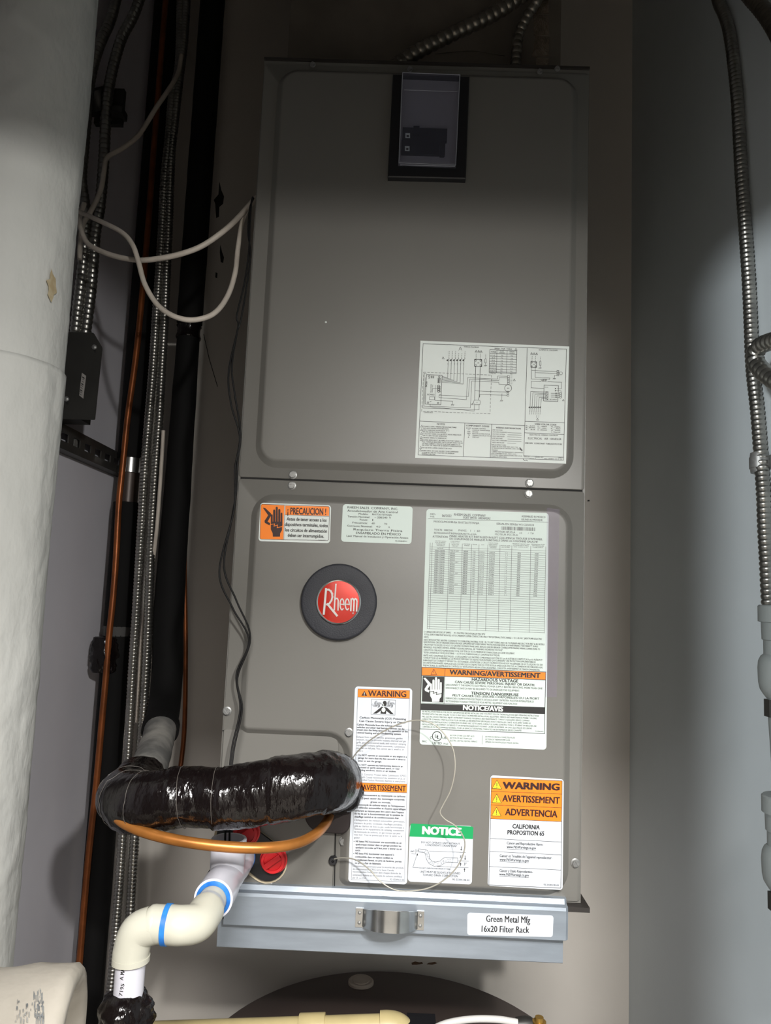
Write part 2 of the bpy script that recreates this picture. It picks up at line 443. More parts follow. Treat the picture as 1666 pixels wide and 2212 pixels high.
# ------------------------------------------------------------------ flat print: strokes, shapes and lettering laid out on a sticker
TXT = {}
def glyphs(body, bold):
    k = (body, bold)
    if k in TXT: return TXT[k]
    cu = bpy.data.curves.new('lettering', 'FONT'); cu.body = body; cu.size = 1.0; cu.offset = bold; cu.resolution_u = 2 if len(body) > 12 else 3
    ob = bpy.data.objects.new('lettering', cu); COL.objects.link(ob)
    me = ob.to_mesh()
    V = [(v.co.x, v.co.y) for v in me.vertices]; F = [tuple(p.vertices) for p in me.polygons]
    ob.to_mesh_clear(); bpy.data.objects.remove(ob); bpy.data.curves.remove(cu)
    TXT[k] = (V, F); return V, F
CAP = max(v[1] for v in glyphs('H', 0)[0])
class Print:
    def __init__(s, ox, oy, sc, Y, parent, mapper=None):
        s.ox, s.oy, s.sc, s.Y, s.parent = ox, oy, sc, Y, parent; s.L = {}; s.mapper = mapper
    def P(s, x, y, lift):
        X, Yp = s.ox + x * s.sc, s.oy + y * s.sc
        return s.mapper(X, Yp, lift) if s.mapper else at(X, Yp, s.Y - lift)
    def layer(s, m, name, lift):
        if (m.name, name) not in s.L: s.L[(m.name, name)] = (MB(), m, name, lift)
        return s.L[(m.name, name)]
    def poly(s, pts, m=ink, name='lettering', lift=.0006):
        mb = s.layer(m, name, lift)[0]
        lf = lift + (len(mb.f) % 12) * .00001
        mb.add([s.P(x, y, lf) for x, y in pts], [tuple(range(len(pts)))]); return s
    def stroke(s, pts, w=3, m=ink, name='lettering', lift=.0006, rnd=False, close=False):
        if close: pts = list(pts) + [pts[0]]
        for (x0, y0), (x1, y1) in zip(pts, pts[1:]):
            dx, dy = x1 - x0, y1 - y0; l = math.hypot(dx, dy) or 1; nx, ny = -dy / l * w / 2, dx / l * w / 2
            ex, ey = (0, 0) if rnd else (dx / l * w / 2, dy / l * w / 2)
            s.poly([(x0 + nx - ex, y0 + ny - ey), (x1 + nx + ex, y1 + ny + ey), (x1 - nx + ex, y1 - ny + ey), (x0 - nx - ex, y0 - ny - ey)], m, name, lift)
        if rnd:
            for x, y in pts: s.disc(x, y, w / 2, m, name, lift, 10)
        return s
    def disc(s, x, y, r, m=ink, name='lettering', lift=.0006, n=18, ry=None):
        ry = ry or r
        return s.poly([(x + r * math.cos(2 * math.pi * k / n), y + ry * math.sin(2 * math.pi * k / n)) for k in range(n)], m, name, lift)
    def ring(s, x, y, r, w, m=ink, name='lettering', n=22, ry=None):
        ry = ry or r
        return s.stroke([(x + r * math.cos(2 * math.pi * k / n), y + ry * math.sin(2 * math.pi * k / n)) for k in range(n)], w, m, name, close=True)
    def dash(s, a, b, w, on, off):
        d = math.hypot(b[0] - a[0], b[1] - a[1]); t = 0; ux, uy = (b[0] - a[0]) / d, (b[1] - a[1]) / d
        while t < d:
            e = min(t + on, d); s.stroke([(a[0] + ux * t, a[1] + uy * t), (a[0] + ux * e, a[1] + uy * e)], w); t += on + off
    def text(s, body, x0, y0, x1, y1, h, bold=0.0, m=ink, name='lettering', lift=.0006, lean=0.0):
        """baseline from (x0,y0) to (x1,y1), capital height h, all in the crop's units"""
        V, F = glyphs(body, 0.0)
        if not V: return s
        xs = [v[0] for v in V]; a, b = min(xs), max(xs)
        L = math.hypot(x1 - x0, y1 - y0); ux, uy = (x1 - x0) / L, (y1 - y0) / L
        bo = bold * 1.15 + .010
        kx = L / max(1e-6, b - a); ky = h / CAP
        px, py = uy, -ux
        mb = s.layer(m, name, lift)[0]
        sh = ((-bo, 0), (bo, 0)) if bold < .017 else ((-bo, -bo * .4), (bo, bo * .4), (-bo * .3, bo * .5), (bo * .3, -bo * .5))
        if bold >= .03: sh = sh + ((-bo * .8, bo * .4), (bo * .8, -bo * .4), (0, 0))
        for n_, (sx_, sy_) in enumerate(sh):
            lf = lift + n_ * .00003
            ex_, ey_ = sx_ * min(kx, ky), sy_ * ky
            mb.add([s.P(x0 + ux * ((vx - a) * kx + ex_) + px * (vy * ky + ey_), y0 + uy * ((vx - a) * kx + ex_) + py * (vy * ky + ey_), lf) for vx, vy in V], F)
        return s
    def tri(s, x, y, w, m=ink, name='lettering', lift=.0006):
        return s.poly([(x - w / 2, y + w * .45), (x + w / 2, y + w * .45 + w * .03), (x + w * .03, y - w * .45)], m, name, lift)
    def done(s):
        for mb, m, name, lift in s.L.values():
            if mb.v:
                o = mb.build(name, m, s.parent, smooth=None)
                if len(mb.f) > 6 and not name.endswith(('band', 'panel')): o['kind'] = 'stuff'
def sticker(name, corners, rad, m, Y, parent=None, th=.0003):
    """corners TL, TR, BR, BL in photo pixels"""
    q = [at(x, y, Y) for x, y in corners]
    pts = [(q[3].x, q[3].z), (q[2].x, q[2].z), (q[1].x, q[1].z), (q[0].x, q[0].z)]
    if rad: lp = rpoly(pts, rad)
    else: lp = [Vector(p) for p in pts]
    return MB().loops([[Vector((p.x, Y, p.y)) for p in lp], [Vector((p.x, Y - th, p.y)) for p in lp]], False, True).build(name, m, parent or unit)
def hand(p, x, y, sx, sy, m, bolt, lift=.0007):
    """raised hand struck by a live wire; x,y = wrist bottom centre"""
    def q(a, b): return (x + a * sx, y - b * sy)
    p.poly([q(-.32, 0), q(.32, 0), q(.34, .12), q(.5, .22), q(.52, .42), q(-.5, .42), q(-.5, .25), q(-.34, .12)], m, 'hand_symbol', lift)
    p.poly([q(-.5, .40), q(.5, .40), q(.5, .52), q(-.5, .52)], m, 'hand_symbol', lift)
    for a, b0, b1, w in ((-.42, .45, .74, .17), (-.2, .5, .90, .19), (.03, .5, 1.0, .19), (.26, .5, .92, .19), (.46, .4, .80, .15)):
        p.stroke([q(a, b0), q(a, b1)], w * sx, m, 'hand_symbol', lift, rnd=True)
    if bolt: p.stroke([q(-.52, .42), q(-.16, .44), q(-.22, .36), q(.1, .40), q(.06, .31), q(.54, .35)], .055 * sx, bolt, 'spark_symbol', lift + .0002)
# ------------------------------------------------------------------ stickers
# 1: wiring diagram
s1 = sticker('wiring_diagram_sticker', [(908.5, 736), (1230, 748.5), (1223, 1001.7), (897, 989)], 0, st_white, FD)
p = Print(880, 720, .22809, FD, s1)
p.stroke([(150, 98), (1508, 150), (1480, 1202), (103, 1152)], 4, close=True)
p.stroke([(1137, 142), (1104, 1165)], 4); p.stroke([(122, 832), (1112, 874)], 4); p.stroke([(545, 850), (532, 1166)], 4)
p.stroke([(800, 860), (786, 1176)], 4); p.stroke([(1116, 833), (1487, 848)], 4); p.stroke([(1113, 942), (1484, 958)], 4); p.stroke([(1106, 1160), (1482, 1174)], 4)
p.stroke([(1214, 1165), (1212, 1192)], 3); p.stroke([(1436, 1173), (1434, 1200)], 3)
p.text('WIRING DIAGRAM', 535, 133, 678, 139, 13); p.text('SCHEMATIC DIAGRAM', 1246, 162, 1422, 168, 13)
p.text('SPEED   TAP   TABLE', 827, 150, 992, 156, 12, .01)
# table
p.stroke([(783, 155), (1038, 166), (1032, 380), (776, 370)], 4, close=True)
p.stroke([(850, 158), (844, 374)], 3); p.stroke([(947, 162), (941, 378)], 3)
for k in range(8):
    y = 190 + k * 24.5; p.stroke([(782 - k, y), (1037 - k, y + 9)], 3)
p.text('TONS', 792, 181, 840, 183, 11, .01); p.text('LO', 880, 173, 915, 174, 9); p.text('SPEED', 872, 188, 924, 190, 9); p.text('HIGH', 970, 177, 1014, 179, 9); p.text('SPEED', 968, 192, 1020, 194, 9)
for k, t in enumerate(['1.5', '2.0', '2.5', '3.0', '3.5(21)', '4.0(21)', '4.0(24)', '5.0(24)']):
    y = 211 + k * 24.5; w = 30 if k < 4 else 58
    p.text(t, 816 - w / 2 - k, y, 816 + w / 2 - k, y + 2, 10); p.text('T2' if k % 3 else 'T3', 886 - k, y + 4, 906 - k, y + 5, 10); p.text('T3' if k % 2 else 'T2', 980 - k, y + 8, 1000 - k, y + 9, 10)
for x, y, w in ((503, 139, 26), (340, 233, 22), (653, 169, 20), (677, 170, 20), (700, 171, 20), (1030, 150, 22), (1014, 440, 22), (616, 668, 18), (1178, 190, 20), (1202, 192, 20), (1226, 193, 20), (1478, 632, 18), (1234, 812, 22)):
    p.stroke([(x - w / 2, y + w * .42), (x + w / 2, y + w * .45), (x, y - w * .45)], 2.5, close=True); p.stroke([(x, y - 3), (x, y + 4)], 2)
# wire nuts and low-voltage leads
for k, x in enumerate((386, 416, 446, 476, 506, 536)):
    p.poly([(x - 18, 254), (x + 4, 244), (x + 4, 268)]); p.stroke([(x + 4, 247), (x + 14, 240)], 3)
    p.dash((x + 8, 238), (x + 12, 170 if k not in (3, 4) else 190), 3, 12, 9)
    yb = 420 + k * 12; xx = x - 3 + k * -.5
    p.stroke([(x + 2, 270), (xx, yb), (330, yb - 12 - k)], 3)
    p.text('RYGBWC'[k], x - 4, 294, x + 4, 294, 9)
p.dash((486, 165), (498, 148), 2, 5, 4); p.dash((520, 166), (508, 148), 2, 5, 4)
# contactor blocks and drops
for (x, y, k) in ((672, 280, 1), (1198, 294, .78)):
    w = 34 * k; p.stroke([(x - w, y - w), (x + w, y - w + 2), (x + w, y + w + 2), (x - w, y + w)], 5, close=True)
    for dx in (-1, 1):
        for dy in (-1, 1):
            p.ring(x + dx * w * .7, y + dy * w * .65, w * .22, 3); p.poly([(x + dx * w, y + dy * w), (x + dx * w * .55, y + dy * w), (x + dx * w, y + dy * w * .55)])
    for dx in (-.6, .6): p.dash((x + dx * w, y - w - 4), (x + dx * w + 2, y - w - 52), 3, 12, 8)
    p.text('CB', x - 8, y + 5, x + 8, y + 5, 9)
for x, y in ((742, 262), (1260, 285)):
    p.stroke([(x - 7, y - 18), (x + 7, y - 18), (x + 7, y + 18), (x - 7, y + 18)], 3, close=True); p.dash((x, y - 22), (x + 2, y - 64), 3, 12, 8)
    p.stroke([(x, y + 18), (x, y + 42)], 3); p.stroke([(x - 13, y + 42), (x + 13, y + 42)], 3)
    for d in (-9, 0, 9): p.stroke([(x + d, y + 42), (x + d - 5, y + 52)], 2.5)
p.stroke([(648, 318), (640, 600), (640, 630)], 4.5); p.stroke([(692, 318), (682, 600), (674, 632)], 4.5)
# control box, dashed
p.dash((155, 368), (798, 396), 3, 22, 14); p.dash((798, 396), (784, 762), 3, 22, 14); p.dash((784, 762), (136, 738), 3, 22, 14); p.dash((136, 738), (155, 368), 3, 22, 14)
p.text('CONTROL BOX', 158, 753, 242, 756, 10)
# board
p.stroke([(182, 392), (330, 397), (318, 676), (170, 670)], 4, close=True); p.text('BOARD', 190, 586, 256, 588, 14)
p.stroke([(212, 600), (258, 602), (257, 629), (210, 627)], 3, close=True)
for x, y in ((208, 408), (304, 411), (196, 656), (292, 660)): p.ring(x, y, 7, 4)
p.stroke([(292, 424), (313, 425), (311, 470), (290, 469)], 4, close=True); p.poly([(296, 428), (306, 428), (304, 466), (294, 466)])
for k in range(4): p.ring(297, 500 + k * 16, 10, 5); p.ring(312, 505 + k * 16, 4, 2)
p.stroke([(242, 520), (285, 522)], 3); p.text('BLOWER', 226, 560, 230, 480, 8); p.text('SPEED SEL.', 240, 560, 244, 484, 7)
p.text('BC3S', 186, 506, 190, 458, 14, .03)
for k in range(4): p.stroke([(226 + k * 9, 404), (225 + k * 9, 424)], 4)
p.stroke([(204, 426), (212, 424)], 4); p.stroke([(226, 644), (214, 650)], 4)
p.stroke([(218, 672), (216, 690), (570, 705), (598, 706), (612, 452), (868, 463), (868, 482), (945, 486)], 3)
p.stroke([(318, 576), (300, 586), (300, 608), (560, 628), (572, 420), (856, 433), (858, 404), (948, 408)], 3)
p.stroke([(300, 586), (580, 598), (590, 436), (868, 446), (872, 418), (948, 422)], 3)
p.stroke([(266, 490), (262, 636), (430, 642), (430, 672)], 3)
p.stroke([(430, 658), (430, 672)], 3); p.stroke([(416, 674), (444, 675)], 3)
for d in (-10, 0, 10): p.stroke([(430 + d, 675), (426 + d, 688)], 2.5)
p.stroke([(182, 380), (162, 379), (148, 708), (680, 724), (680, 676)], 3); p.stroke([(172, 420), (160, 690), (634, 736), (636, 680)], 3)
p.stroke([(640, 545), (792, 552), (948, 556)], 3); p.stroke([(690, 578), (898, 585), (948, 588)], 3); p.stroke([(688, 578), (686, 604)], 3)
p.stroke([(898, 572), (894, 630)], 3); p.stroke([(882, 634), (906, 636)], 3)
for d in (-9, 0, 9): p.stroke([(894 + d, 636), (889 + d, 646)], 2.5)
p.poly([(630, 640), (692, 642), (690, 674), (632, 672)], st_white, 'blank', .0005); p.stroke([(634, 632), (688, 634), (692, 652), (688, 676), (634, 674), (628, 652)], 3, close=True); p.text('CT', 652, 660, 668, 661, 9)
for k in range(5): p.stroke([(950, 400 + k * 17), (968, 401 + k * 17), (967, 416 + k * 17), (949, 415 + k * 17)], 3, close=True)
p.ring(956, 520, 33, 4); p.text('IBM', 946, 524, 966, 524, 9)
for k in range(3): p.ring(954, 556 + k * 16, 9, 3)
for k in range(7): p.stroke([(978, 404 + k * 14), (994, 405 + k * 14)], 2.5, ink_soft, 'small_print')
# schematic
p.stroke([(1180, 324), (1176, 432), (1350, 438), (1351, 424), (1212, 418), (1214, 324)], 3)
p.stroke([(1178, 352), (1418, 362)], 3); p.stroke([(1214, 372), (1418, 382)], 3)
for k in range(3): p.stroke([(1418, 352 + k * 17), (1436, 353 + k * 17), (1435, 368 + k * 17), (1417, 367 + k * 17)], 4, close=True)
p.ring(1456, 379, 14, 3); p.stroke([(1418, 398), (1396, 398), (1394, 424)], 3); p.stroke([(1382, 426), (1406, 427)], 3)
for d in (-9, 0, 9): p.stroke([(1394 + d, 427), (1389 + d, 437)], 2.5)
for k in range(5): p.stroke([(1284 + k * 9, 434), (1280 + k * 9, 456)], 4)
p.stroke([(1268, 440), (1280, 452)], 3); p.stroke([(1270, 458), (1176, 455), (1174, 516), (1296, 521)], 3); p.stroke([(1330, 458), (1463, 463), (1462, 524), (1420, 524)], 3)
p.stroke([(1296, 490), (1432, 495), (1427, 645), (1291, 640)], 4, close=True); p.text('BOARD', 1350, 632, 1418, 635, 12)
p.text('COM', 1304, 514, 1334, 515, 7)
for k in range(5): p.stroke([(1314, 556 + k * 15), (1335, 568 + k * 15)], 4); p.stroke([(1313, 552), (1335, 553), (1332, 628), (1311, 627)], 3, close=True)
for k in range(3): p.ring(1452, 568 + k * 18, 10, 4); p.stroke([(1362, 568 + k * 18), (1440, 570 + k * 18)], 3); p.disc(1410, 568 + k * 18, 6)
p.disc(1404, 523, 6); p.disc(1404, 544, 6); p.stroke([(1410, 543), (1458, 545), (1457, 556)], 3)
for k in range(6):
    y = 556 + k * 13; x = 1170 + k * 20
    p.stroke([(1312, y), (x, y - 6 + k), (x - 6, 690)], 3); p.poly([(x - 24, 700), (x - 4, 690), (x - 4, 714)])
    p.text('WIRE', x - 8, 770, x - 4, 716, 7)
p.dash((1226, 776), (1224, 800), 2.5, 6, 4); p.dash((1248, 776), (1246, 800), 2.5, 6, 4)
# text blocks
p.text('NOTES', 281, 866, 355, 869, 15, .015); p.text('COMPONENT CODES', 558, 880, 776, 889, 14, .02); p.text('WIRING INFORMATION', 840, 900, 1074, 910, 14, .02); p.text('WIRE COLOR CODE', 1208, 866, 1412, 874, 14, .02)
for t, x, y, w in (('CONNECT SUPPLY WIRING FOR VOLTAGE, PHASE', 148, 886, 318), ('AND HERTZ SHOWN ON RATING PLATE.', 148, 903, 245), ('SUPPLY WIRE MUST BE RATED AT 75° C', 146, 921, 252), ('MIN. SEE INSTRUCTIONS FOR SIZE.', 146, 938, 224),
                   ('CT FACTORY WIRED FOR 240 VOLTS. MOVE WIRES FROM', 144, 956, 366), ('240V TO 208V FOR 208V OPERATION.', 144, 973, 232), ('CONTROL WIRING TO THERMOSTAT.', 143, 993, 232), ('BLOWER SPEED SELECT (BL WIRE) IS FACTORY WIRED TO', 142, 1015, 376),
                   ('FULL TONNAGE HIGH SPEED TAP T3, EXCEPT FOR 4 TON IN', 141, 1032, 382), ('24" WIDE CABINET. 4 TON 24" IS FACTORY WIRED TO T5.', 141, 1049, 364), ('(SEE SPEED TAP TABLE FOR ALTERNATE CONFIGURATION)', 140, 1064, 376), ('FOR USE WITH COPPER CONDUCTORS ONLY.', 139, 1088, 286),
                   ('WHEN USING 1KW AND HIGHER IT IS RECOMMENDED', 137, 1116, 348), ('TO JUMP W1 AND W2 TOGETHER FOR MAXIMUM', 137, 1133, 308), ('TEMPERATURE RISE.', 136, 1148, 132)):
    p.text(t, x, y, x + w, y + w * .036, 11, .012)
for y in (880, 915, 950, 988, 1008, 1082, 1108):
    x = 137 - (y - 880) * .05; p.stroke([(x - 10, y + 8), (x + 10, y + 8), (x, y - 12)], 2.5, close=True)
for k, (a, b, w) in enumerate((('BOARD', 'BLOWER CONTROL', 128), ('CT', 'CONTROL TRANSFORMER', 168), ('GND', 'GROUND', 56), ('IBM', 'INDOOR BLOWER MOTOR', 168), ('TB', 'TERMINAL BLOCK (24 VOLT)', 176), ('▲', 'WIRE NUT', 66))):
    y = 902 + k * 16.6; 
    if k < 5: p.text(a, 584 - len(a) * 5, y, 584 + len(a) * 5 - 2, y + 1, 10, .012)
    else: p.tri(580, y - 4, 12)
    p.text(b, 616, y + 3, 616 + w, y + 3 + w * .036, 10, .012)
for k, (t, w, ln) in enumerate((('LINE VOLTAGE', 96, 0), ('-FACTORY STANDARD', 140, 1), ('-FACTORY OPTION', 118, 1), ('-FIELD INSTALLED', 114, 2), ('LOW VOLTAGE', 96, 1), ('-FACTORY STANDARD', 140, 1), ('-FIELD INSTALLED', 112, 2))):
    y = 919 + k * 19.8; p.text(t, 806 - k * .6, y, 806 + w, y + w * .036, 10, .01)
    if ln == 1: p.stroke([(952, y + 2), (1080, y + 7)], 3)
    if ln == 2: p.dash((950, y + 2), (1030 if k == 6 else 1080, y + 6), 3, 8, 5)
for k, (t, w) in enumerate((('REPLACEMENT WIRE', 134), ('-MUST BE THE SAME SIZE AND TYPE', 250), ('OF INSULATION AS ORIGINAL (105C, MIN.)', 270), ('WARNING', 60), ('-CABINET MUST BE PERMANENTLY GROUNDED', 300), ('AND CONFORM TO I.E.C., N.E.C., C.E.C.,', 240), ('NATIONAL WIRING REGULATIONS, AND LOCAL', 296), ('CODES AS APPLICABLE.', 152))):
    y = 1060 + k * 15.6 + (k > 2) * 3; p.text(t, 800 - k, y, 800 - k + w, y + w * .036, 10, .01)
for k, row in enumerate((('BK___BLACK', 'G___GREEN', 'PR__PURPLE'), ('BR__BROWN', 'GY___GRAY', 'R___RED'), ('BL___BLUE', 'O__ORANGE', 'W__WHITE'), ('', '', 'Y__YELLOW'))):
    for j, t in enumerate(row):
        if t: x = (1122, 1234, 1362)[j]; y = 880 + k * 17 + j * 5; p.text(t, x, y, x + 88, y + 3, 10, .012)
p.text('ELECTRICAL WIRING DIAGRAM', 1160, 966, 1426, 974, 12); p.text('ELECTRICAL   AIR  HANDLER', 1144, 1002, 1460, 1012, 18); p.text('208/240V  CONSTANT TORQUE MOTOR', 1116, 1046, 1464, 1058, 14, .015)
p.text('DR. BY', 1110, 1173, 1160, 1175, 10); p.text('HCR', 1160, 1190, 1198, 1191, 10); p.text('DWG. NO.', 1220, 1178, 1290, 1181, 11); p.text('90-100841-01', 1298, 1192, 1422, 1196, 11); p.text('REV', 1442, 1184, 1472, 1185, 9); p.text('01', 1450, 1198, 1466, 1198, 9)
p.stroke([(1068, 1086), (1084, 1104), (1072, 1098), (1086, 1110)], 10); p.stroke([(1098, 1190), (1110, 1204), (1128, 1200), (1138, 1208)], 5)
p.done()

# 2: precaucion
s2 = sticker('caution_sticker', [(563, 1086), (715.5, 1091.5), (713, 1173.5), (558.5, 1169)], .004, st_white, FD)
p = Print(540, 1070, .22209, FD, s2)
p.poly([(118, 88), (334, 98), (325, 434), (108, 424), (100, 415), (108, 98)], orange, 'orange_band', .0004)
p.poly([(345, 100), (762, 110), (771, 120), (769, 200), (343, 188)], orange, 'orange_band', .0004)
p.stroke([(118, 86), (764, 108), (774, 120), (767, 428), (756, 440), (108, 426), (98, 414), (107, 98)], 3.5, ink_brown, 'border_line', close=True)
p.stroke([(341, 96), (330, 434)], 3, ink_brown, 'border_line'); p.stroke([(344, 190), (770, 204)], 3, ink_brown, 'border_line')
p.text('¡ PRECAUCION !', 366, 182, 740, 190, 62, .022, ink_brown)
for t, a, b, y in (('Antes de tener acceso a los', 358, 744, 244), ('dispositivos terminales, todos', 340, 756, 296), ('los circuitos de alimentación', 344, 748, 350), ('deben ser interrumpidos.', 368, 720, 402)):
    p.text(t, a, y, b, y + (b - a) * .034, 32, .02)
hand(p, 258, 402, 108, 282, ink_brown, orange)
p.poly([(126, 120), (150, 124), (205, 176), (206, 196), (172, 256), (196, 270), (192, 292), (146, 268), (142, 248), (178, 194)], ink_brown, 'hand_symbol', .0007)
p.text('92-22203-06-02', 665, 436, 735, 439, 7, 0, ink_soft, 'small_print')
p.done()

# 3: maker's data sticker in Spanish
s3 = sticker('data_sticker', [(741, 1089), (892, 1094.5), (889, 1175.5), (737, 1170)], .004, st_mint, FD)
p = Print(540, 1070, .22209, FD, s3)
for t, a, b, y, h in (('RHEEM SALES  COMPANY, INC.', 950, 1440, 126, 21), ('Acondicionador de Aire Central', 948, 1436, 158, 20), ('Modelo:', 1058, 1150, 188, 17), ('RH1T3617STANJA', 1190, 1380, 193, 16), ('Tensión Nominal:', 950, 1166, 213, 17),
                      ('~ 208/240  V', 1212, 1372, 222, 17), ('Fases:', 1070, 1148, 244, 16), ('1', 1190, 1198, 248, 16), ('Frecuencia:', 998, 1144, 273, 17), ('60', 1186, 1214, 280, 16), ('Hz', 1310, 1336, 284, 17), ('Corriente Nominal:', 946, 1190, 304, 17),
                      ('4.0', 1228, 1268, 312, 16), ('A', 1348, 1360, 317, 16), ('Requiere Tierra Física', 1008, 1484, 340, 20), ('ENSAMBLADO EN MÉXICO', 1032, 1468, 376, 22), ('Leer Manual de Instalación y Operación Anexo', 940, 1540, 402, 18), ('92-22968-09-01', 1414, 1528, 450, 13)):
    p.text(t, a, y, b, y + (b - a) * .034, h, .004)
p.done()

# 4: rating plate
s4 = sticker('rating_plate_sticker', [(921.5, 1099.5), (1185.5, 1108.5), (1180.5, 1619.5), (906.5, 1608)], .004, st_mint, FD)
p = Print(900, 1080, .22209, FD, s4)
T = lambda t, a, y, b, h, bold=.0, m=ink_soft, nm='lettering': p.text(t, a, y, b, y + (b - a) * .036, h, bold, m, nm)
T('MFD:', 134, 146, 186, 16); T('FAB:', 134, 168, 176, 14); T('06/2022', 248, 164, 340, 24, .01); T('RHEEM SALES  COMPANY', 366, 152, 674, 22, .01); T('FORT SMITH  ARKANSAS', 456, 182, 718, 22, .01); T('ASSEMBLED IN MEXICO', 1022, 168, 1254, 18, .01); T('REUNIS AU MEXIQUE', 1022, 198, 1226, 18, .01)
p.stroke([(116, 180), (1280, 216)], 3)
T('MODEL/MODELE#', 168, 218, 394, 18); T('RH1T3617STANJA', 408, 228, 610, 20); T('SERIAL/EN SERIE# W212258328', 778, 240, 1142, 18)
T('VOLTS  208/240', 172, 298, 350, 18); T('PH/HZ:', 408, 304, 490, 18); T('1   /  60', 524, 308, 618, 18); T('REFRIGERANT/REFRIGERANT', 170, 328, 498, 17); T('R-410A', 502, 340, 584, 16); T('MOTOR HP./FLA', 764, 316, 960, 18); T('1/2', 1002, 330, 1026, 16); T('/  7.8', 1084, 332, 1138, 16); T('MOTEUR PSC./FLA', 764, 342, 986, 17)
x = 826; random.seed(3)
while x < 1156:
    w = random.choice((3, 5, 8)); p.poly([(x, 258 + (x - 826) * .03), (x + w, 258 + (x - 826) * .03), (x + w - 1, 292 + (x - 826) * .03), (x - 1, 292 + (x - 826) * .03)], ink_soft, 'barcode'); x += w + random.choice((4, 6, 9))
T('ATTENTION:', 156, 364, 306, 19, .01); T("MARK HEATER KIT INSTALLED IN LEFT COLUMN/LA TROUSSE D'APPAREIL", 322, 360, 1226, 19, .01); T('DE CHAUFFAGE DE MARQUE A INSTALLE DANS LA COLONNE GAUCHE', 322, 386, 1180, 19, .01)
cols = [(134, 104), (154, 126), (320, 292), (446, 424), (536, 516), (608, 588), (694, 672), (812, 796), (928, 908), (1112, 1096), (1258, 1244)]
for a, b in cols: p.stroke([(a, 416 + (a - 134) * .034), (b, 1252 + (b - 104) * .037)], 3.0, ink_soft, 'table_line')
for k in range(38):
    y = 456 + k * 21.5; f = k / 37; p.stroke([(132 - 28 * f, y), (1256 - 12 * f, y + 40)], 2.2, ink_soft, 'table_line')
for j, (a, b, ls) in enumerate(((180, 290, ('HEATER MODEL', 'NUMBER', 'NUMERO DE', 'MODELE')), (328, 424, ('TYPE SUPPLY', 'CIRCUIT', 'ALIM. DE', 'CIRCUIT')), (456, 520, ('VOLTAGE', 'TENSION')), (546, 590, ('PHASE',)), (632, 660, ('KW',)), (696, 796, ('HEATER', 'AMPS./AMPERE', "D'ELEMENT", 'CHAUFFANT')), (820, 912, ('MOTOR AMPS', 'AMP MOTEUR')), (934, 1100, ('MINIMUM CIRCUIT AMP', 'COURANT MIN.', 'DE CIRCUIT')), (1118, 1246, ('MAXIMUM FUSE', 'OR BREAKER', 'FUSIBLE MAX.')))):
    for i, t in enumerate(ls): T(t, a + 6 * i, 402 + j * 4 + i * 15 + (0 if len(ls) > 2 else 22), b - 6 * i, 8, .005)
T('NONE', 200, 474, 260, 10)
for k in range(20):
    y = 498 + k * 21.5; q = -1.0 * k * .75
    T('RXBH-1724A%02dJ' % (5 + k), 180 + q, y, 274 + q, 13, .012, ink_soft, 'table_entries'); T('SINGLE' if k % 5 else 'MULTI CKT', 328 + q, y + 3, 376 + (k % 5 == 0) * 36 + q, 11, .01, ink_soft, 'table_entries'); T('208/240', 456 + q, y + 8, 500 + q, 13, .012, ink_soft, 'table_entries')
    T('1/60', 548 + q, y + 11, 574 + q, 10, .0, ink_soft, 'table_entries'); T('%.1f/%.1f' % (2.2 + k * .6, 3 + k * .8), 612 + q, y + 13, 660 + q, 10, 0, ink_soft, 'table_entries'); T('%.1f/%.1f' % (10 + k * 2.1, 12 + k * 2.6), 710 + q, y + 17, 762 + q, 12, .01, ink_soft, 'table_entries')
    T('1.%d' % (k % 9), 866 + q, y + 22, 886 + q, 9, 0, ink_soft, 'table_entries'); T('%d/%d' % (14 + k * 2, 16 + k * 2), 984 + q, y + 26, 1014 + q, 13, .012, ink_soft, 'table_entries'); T('%d/%d' % (15 + k * 2, 20 + k * 2), 1152 + q, y + 32, 1186 + q, 12, .01, ink_soft, 'table_entries')
p.done()
p = Print(890, 1360, .22809, FD, s4)
T = lambda t, a, y, b, h, bold=.0, m=ink, nm='lettering': p.text(t, a, y, b, y + (b - a) * .0395, h, bold, m, nm)
